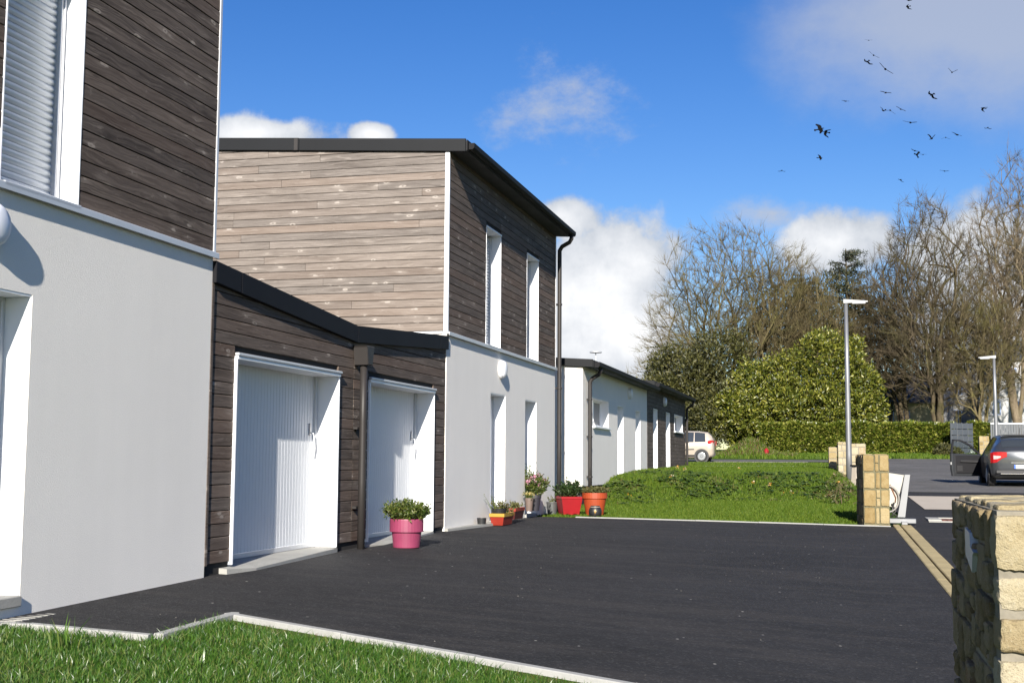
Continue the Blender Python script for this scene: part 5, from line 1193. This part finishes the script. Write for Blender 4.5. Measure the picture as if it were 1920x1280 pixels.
# dark evergreens behind
leafy('evergreen_tree', 'dark olive evergreen mass behind the end of the timber house', 'tree', -12, 96, lumpy([lobe(1275, 740, 72, 85, 96), lobe(1345, 706, 68, 82, 97), lobe(1240, 772, 48, 54, 95), lobe(1380, 770, 55, 55, 95), lobe(1310, 790, 64, 46, 94)], 50, .5, 1.4, 5), 34000, .26, 'ivy', 4, group='evergreens behind the hedge', clump=(6, .22))
leafy('evergreen_tree', 'dark evergreen between the two groups of bare trees', 'tree', 0, 108, [lobe(1490, 600, 70, 75, 108), lobe(1560, 600, 75, 85, 110), lobe(1440, 660, 60, 70, 108), lobe(1620, 640, 65, 85, 110), lobe(1540, 680, 90, 70, 108), lobe(1660, 700, 40, 70, 110)], 26000, .30, 'dark_leaf', 4, group='evergreens behind the hedge', clump=(6, .25))
# cedar with level sprays
cx0, cy0 = atY(1588, 600, 112).x, 112.0; zc = gz(cx0, cy0); ctp = atY(1590, 466, 112).z; root = thing('cedar_tree', 'dark cedar with level branches rising above the bare trees', 'tree', (cx0, cy0, zc))
MB().tube([(cx0, cy0, zc), (cx0+.1, cy0, (zc+ctp)/2), (cx0, cy0, ctp)], [.4, .25, .03], 7).out('trunk', 'bark_dark', root); P = []; br = MB()
for i in range(80):
    f_ = random.uniform(.35, 1); z = zc+(ctp-zc)*f_; L_ = ((1.12-f_)*6.5+.3)*random.uniform(.45, 1.25); a = random.uniform(0, 6.283); e = Vector((cx0+L_*math.cos(a), cy0+L_*math.sin(a), z+L_*.22)); b = Vector((cx0, cy0, z)); br.tube([b, b.lerp(e, .5)+Vector((0, 0, .1)), e], [.07, .04, .01], 4)
    for k in range(90): q = b.lerp(e, random.uniform(.25, 1.03)); w = .1+.35*(1-abs(random.random()-.3)); P.append((q.x+random.gauss(0, .22), q.y+random.gauss(0, .22), q.z+random.gauss(-.05, .09)))
V, F = leaves(np.array(P), .30, .2, None, .22); o = mk('crown', V, F, 'fir', root); o['kind'] = 'stuff'; br.out('branches', 'bark_dark', root)['kind'] = 'stuff'
# bare winter trees
bare_tree('spreading bare tree left of the laurel bush, tallest on that side', 1385, 103, [lobe(1375, 602, 150, 178, 103), lobe(1290, 655, 90, 110, 103), lobe(1450, 625, 90, 130, 103)], 3200, 3, 'bark', 2, spread=1.0)
bare_tree('low drooping bare tree behind the far timber house', 1300, 100, [lobe(1275, 725, 85, 85, 100)], 700, 5, 'bark', 2)
bare_tree('mossy bare tree with arching branches behind the laurel bush', 1488, 104, [lobe(1490, 580, 85, 110, 104), lobe(1540, 630, 80, 80, 104)], 1300, 12, 'bark', 2)
bare_tree('tall multi-stemmed bare tree right of the nearer street lamp', 1757, 102, [lobe(1740, 562, 100, 172, 102), lobe(1765, 660, 90, 110, 102)], 2700, 21, 'bark_dark', 5)
bare_tree('thin bare tree between the lamp and the multi-stemmed tree', 1700, 106, [lobe(1668, 590, 62, 118, 106), lobe(1660, 660, 75, 80, 106)], 1500, 33, 'bark_dark', 3)
bare_tree('low bushy bare tree behind the farther street lamp', 1836, 101, [lobe(1838, 660, 68, 115, 101)], 900, 41, 'bark', 4)
bare_tree('tallest bare tree, cut by the right edge of the picture', 1912, 103, [lobe(1905, 500, 85, 180, 103), lobe(1880, 600, 75, 140, 103)], 2300, 55, 'bark_grey', 2)
bare_tree('bare tree behind the right edge, next to the tallest one', 1985, 106, [lobe(1985, 520, 80, 185, 106)], 900, 63, 'bark_grey', 1)
# overgrown mound beside the hedge
mx_, my_ = np.meshgrid(np.linspace(-8.2, -2.2, 40), np.linspace(79, 86, 30), indexing='ij'); hh = 1.05*np.exp(-(((mx_+5.5)/1.25)**2+((my_-82.5)/1.8)**2))
struct(grid_mesh('mound', mx_, my_, ground(mx_, my_)+hh-.03, 'bank_soil'))
rp = atY(1437, 846, 80.5); rt = thing('marker_stake', 'small red marker beside the grassy mound', 'marker', (rp.x, 80.5, gz(rp.x, 80.5))); MB().bev(rp.x-.02, rp.x+.02, 80.48, 80.52, gz(rp.x, 80.5)-.1, rp.z, .004).out('stake', 'bark', rt); MB().lathe([(.05, -.2), (.15, -.15), (.16, .05), (.06, .2)], (rp.x, 80.5, rp.z), 10).out('head', 'pot_red', rt)

# ------------------------------------------------------------------ grass and weeds
def seen(P, m=40):
    v = P-np.array(EYE); z = v@np.array(FW); a = W_PX/2+F_PX*(v@np.array(R2))/z; b = H_PX/2-F_PX*(v@np.array(U2))/z
    return (z > .5) & (a > -m) & (a < W_PX+m) & (b > -m) & (b < H_PX+m*4)
def scatter(n, x0, x1, y0, y1, keep=None, dz=0):
    P = np.zeros((n, 3)); P[:, 0] = x0+(x1-x0)*np.random.rand(n); P[:, 1] = y0+(y1-y0)*np.random.rand(n)
    if keep is not None: P = P[keep(P[:, 0], P[:, 1])]
    P[:, 2] = ground(P[:, 0], P[:, 1])+dz; return P[seen(P)]
yn = np.vectorize(y_near)
P = scatter(310000, -6, 1.0, 4.3, 9.2, lambda x, y: y < yn(x)-.085-.05*np.random.rand(len(x)), -.052)
edge = yn(P[:, 0])-P[:, 1]; worn = (P[:, 0] > kX-.1) & (edge < .14+.20*np.random.rand(len(P))+.12*np.sin(P[:, 0]*3)) & (P[:, 0] < 1)
pat = .5+.5*np.sin(P[:, 0]*2.3+1)*np.sin(P[:, 1]*2.9)+.3*np.random.rand(len(P))
blades('lawn_grass', P[~worn & (pat > .35)], (.045, .105), .0058, 'grass_near', .85); blades('short_grass', P[~worn & (pat <= .35)], (.04, .085), .0052, 'grass_near', .9)
w = P[worn]; blades('worn_grass', w[::3], (.02, .055), .005, 'grass_dry', .9); blades('worn_green_grass', w[1::4], (.03, .065), .005, 'grass_near', .9)
tg = on_ground(128, 1215); blades('tall_tuft', np.array([(tg.x+random.gauss(0, .035), tg.y+random.gauss(0, .03), tg.z-.04) for _ in range(22)]), (.12, .27), .010, 'grass_near', .45)
tg = on_ground(372, 1240); blades('broad_tuft', np.array([(tg.x+random.gauss(0, .05), tg.y+random.gauss(0, .04), tg.z-.04) for _ in range(24)]), (.08, .14), .010, 'grass_near', .8)
yf = np.vectorize(y_far)
P = scatter(74000, XF+.02, .7, 21.5, 30.5, lambda x, y: (y > yf(x)+.12) & ~((x > .3) & (y < 23.4)), -.05); blades('lawn_grass_far', P, (.06, .10), .014, 'grass_far', .6)
P = scatter(42000, XF, .5, 30, 47, None, -.05); blades('plot_grass', P, (.07, .13), .022, 'grass_far', .6)
P = scatter(26000, -14, .7, 46, 63.2, None, -.05); blades('verge_grass', P, (.07, .14), .035, 'grass_far', .6)
P = scatter(16000, -14, 9, 76.5, 91, None, -.05); blades('far_verge_grass', P, (.12, .28), .06, 'grass_far', .6)
P = scatter(5000, -8, -2.5, 79.5, 85, None, 0); P[:, 2] += 1.05*np.exp(-(((P[:, 0]+5.5)/1.25)**2+((P[:, 1]-82.5)/1.8)**2)); blades('mound_grass', P[::2], (.12, .3), .05, 'grass_dry', .7); blades('mound_weeds', P[1::2], (.12, .3), .05, 'grass_far', .7)
# leafy weeds on the bank
bxs, bys = np.meshgrid(np.linspace(XF+.02, .55, 50), np.linspace(0, 1, 60), indexing='ij'); b0 = 26.2+3.3*np.clip((bxs+5.36)/2.6, 0, 1)+.2*np.sin(bxs*3); bys = b0+(33.4-b0)*bys
struct(grid_mesh('bank', bxs, bys, ground(bxs, bys)-.035, 'bank_soil'))
def rosettes(name, P, n, ln, wid, mat):
    V, F = [], []; pts = []; k = 0
    for p in P:
        s = random.uniform(.55, 1.15); a0 = random.uniform(0, 6.283)
        for j in range(n):
            a = a0+j*6.283/n+random.gauss(0, .25); L_ = ln*s*random.uniform(.6, 1.1); e = random.uniform(.15, .7); d = Vector((math.cos(a)*math.cos(e), math.sin(a)*math.cos(e), math.sin(e))); q = Vector((-math.sin(a), math.cos(a), 0))*wid*s
            b = Vector(p); m_ = b+d*L_*.55+Vector((0, 0, .02)); t_ = b+d*L_-Vector((0, 0, L_*.30)); V += [b, m_+q-Vector((0, 0, .015)), t_, m_-q-Vector((0, 0, .015)), m_]; F += [(k, k+1, k+4), (k+1, k+2, k+4), (k+2, k+3, k+4), (k+3, k, k+4)]; k += 5
    o = mk(name, np.array([tuple(v) for v in V]), np.array(F), mat); o['kind'] = 'stuff'; return o
bank = scatter(1300, XF+.1, .5, 26.4, 33.2, lambda x, y: (y > 26.4+3.2*np.clip((x+5.36)/2.6, 0, 1)+.25*np.sin(x*3)) & (y < 33.2), -.02)
pm = -1.3*np.clip(1.1-(bank[:, 1]-26.4-3.2*np.clip((bank[:, 0]+5.36)/2.6, 0, 1)), 0, 1)+np.sin(bank[:, 0]*2.1+bank[:, 1]*1.3)+np.sin(bank[:, 0]*4.7-bank[:, 1]*2.2+1)+np.random.rand(len(bank))*1.2; rosettes('bank_weeds', bank[pm > .5], 10, .23, .040, 'weed'); rosettes('bank_low_weeds', scatter(520, XF+.1, .5, 27.0, 34.5, lambda x, y: y > 26.6+3.2*np.clip((x+5.36)/2.6, 0, 1), -.02), 8, .15, .026, 'weed')
P = scatter(22000, XF+.1, .5, 26.2, 34, lambda x, y: y > 26.2+3.2*np.clip((x+5.36)/2.6, 0, 1), -.03); pm = np.sin(P[:, 0]*1.7-P[:, 1]*1.9)+np.sin(P[:, 0]*3.9+P[:, 1]*2.7)+np.random.rand(len(P)); blades('bank_grass', P[pm > .1], (.05, .13), .014, 'grass_far', .8); blades('bank_dry_grass', P[pm < -.9], (.04, .12), .012, 'grass_dry', .9); 
fl = scatter(16, XF+.3, .3, 27.5, 33.5, lambda x, y: y > 27+3.0*np.clip((x+5.36)/2.6, 0, 1), .14); Q = np.repeat(fl, 7, 0)+np.random.randn(len(fl)*7, 3)*.022; V, F = leaves(Q, .045, .8, None, .8); mk('bank_flowers', V, F, 'weed_yellow')['kind'] = 'stuff'
sb = on_ground(1580, 955); leafy('twiggy_shrub', 'straggly little shrub at the end of the bank by the yellowish pillar', 'shrub', sb.x, 28.0, [(.0, 28.2, gz(0, 28.2)+.33, .30, .3, .33)], 190, .085, 'pot_dry', 6, tr=.012, branch_mat='bark', outward=False)

# loose grit on the drive
gr_ = MB()
for i in range(170):
    x = random.uniform(-5.1, .8); y = random.uniform(7.5, 21.5)
    if y < y_near(x)+.1: continue
    r_ = random.choice((.003, .004, .004, .006, .008)); z = gz(x, y)
    gr_.add([(x+r_*math.cos(a)*random.uniform(.7, 1.3), y+r_*math.sin(a)*random.uniform(.7, 1.3), z-.001) for a in (0, 1.57, 3.14, 4.71)]+[(x, y, z+r_*.9)], [[0, 1, 4], [1, 2, 4], [2, 3, 4], [3, 0, 4]])
concrete('grit', (.11, .105, .095)); struct(gr_.out('grit', 'grit'), 'stuff')

# ------------------------------------------------------------------ birds
plain('feather', (.0025, .0025, .003), .8, spec=.1)
def bird_mesh(name, lift, sweep, fold):
    m = MB(); m.lathe([(.004, -.24), (.03, -.21), (.05, -.12), (.062, 0), (.055, .09), (.036, .14), (.034, .17), (.022, .20), (.006, .25)], (0, 0, 0), 8)
    m.V = [(x, h, y*.9) for x, y, h in m.V]
    tail = [(-.03, -.18), (-.085, -.36), (-.03, -.385), (.03, -.385), (.085, -.36), (.03, -.18)]; m.prism(tail, (0, 0, -.004), (1, 0, 0), (0, 1, 0), (0, 0, 1), .010)
    for s in (-1, 1):
        top = [(.03, .09), (.18, .13), (.30, .10-sweep*.2), (.42*fold, .02-sweep*.6), (.46*fold, -.05-sweep*.7), (.41*fold, -.06-sweep*.6), (.40*fold, -.11-sweep*.5), (.33*fold, -.09-sweep*.4), (.24, -.10), (.12, -.12), (.03, -.09)]
        V = []
        for zt_ in (.007, -.007):
            for x, y in top: V.append((s*x*math.cos(lift), y, zt_+(x*math.sin(lift) if x < .3 else .3*math.sin(lift)+(x-.3)*math.sin(lift*.55))))
        n = len(top); F = [list(range(n)), list(range(n, 2*n))[::-1]]+[[i, (i+1) % n, n+(i+1) % n, n+i] for i in range(n)]
        m.add(V, [f[::-1] for f in F] if s > 0 else F)
    me = bpy.data.meshes.new(name); me.from_pydata([tuple(v) for v in m.V], [], m.F); me.materials.append(MT['feather']); return me
BM = [bird_mesh('bird', *a) for a in ((.15, .15, 1), (.65, .3, 1), (-.35, .45, 1), (.9, .1, .95))]
birds = [ # px, py, wingspan px, pose, heading, bank, label
 (1703, 1, 12, 0, 60, 20, 'highest bird, at the very top edge of the picture'), (1702, 13, 9, 2, 150, 30, 'bird just below the one at the top edge'),
 (1629, 76, 9, 0, 80, 10, 'tiny bird above the pair at the upper left of the flock'), (1638, 104, 15, 0, 100, 35, 'bird with spread wings, upper of the pair left of the biggest bird'),
 (1627, 116, 13, 2, 110, 30, 'bird with spread wings, lower of the pair left of the biggest bird'), (1660, 130, 21, 0, 105, 40, 'biggest black bird with broad wings in the upper flock'),
 (1785, 136, 14, 1, 90, 15, 'bird with raised wings alone at the upper right against grey cloud'), (1661, 174, 14, 0, 85, 15, 'bird below the biggest one, gliding'),
 (1747, 178, 15, 2, 120, 40, 'bird with drooping wings right of the middle of the flock'), (1586, 190, 10, 0, 70, 15, 'small bird alone at the left, above the close pair'),
 (1656, 208, 11, 1, 60, 30, 'left bird of the row of three in mid flock'), (1669, 207, 15, 2, 95, 20, 'middle bird of the row of three in mid flock'), (1689, 205, 13, 0, 95, 30, 'right bird of the row of three in mid flock'),
 (1843, 203, 10, 2, 200, 20, 'small bird far right of the flock, against the grey cloud edge'), (1707, 230, 17, 0, 75, 12, 'bird gliding on long straight wings below the row of three'),
 (1538, 242, 18, 0, 30, 55, 'left and larger bird of the close pair at the left'), (1548, 248, 13, 2, 200, 40, 'right bird of the close pair at the left'),
 (1852, 240, 9, 2, 90, 10, 'rightmost small bird above the bare treetop'), (1747, 260, 16, 3, 70, 10, 'bird with wings held high, left of two lower birds'),
 (1773, 258, 11, 2, 90, 5, 'arched small bird in the middle of the lower right three'), (1795, 253, 14, 0, 60, 30, 'right bird of the lower right three'),
 (1538, 296, 11, 0, 20, 50, 'small bird below the close pair at the left'), (1715, 283, 10, 0, 100, 20, 'upper bird of the small cluster in the lower middle'),
 (1719, 291, 13, 3, 250, 10, 'lower bird of the small cluster in the lower middle'), (1731, 290, 9, 0, 75, 8, 'faint thin bird right of the small lower cluster'),
 (1771, 321, 11, 0, 75, 10, 'bird low on the right, just above the treetops'), (1688, 337, 9, 2, 120, 25, 'lowest bird, below the small cluster'), (1466, 320, 10, 2, 90, 5, 'leftmost bird, low and apart from the flock')]
for px, py, span, pose, hd, bk, lb in birds:
    o = bpy.data.objects.new('bird', BM[pose]); C.objects.link(o); dist = .92*F_PX/span; o.location = EYE+ray(px, py)*dist; o.scale = (1.5,)*3
    o.rotation_euler = (math.radians(random.uniform(-5, 25)), math.radians(bk), math.radians(hd-90)); tag(o, 'small black '+lb if span < 12 else 'black '+lb, 'bird', 'flock of black birds in the sky')
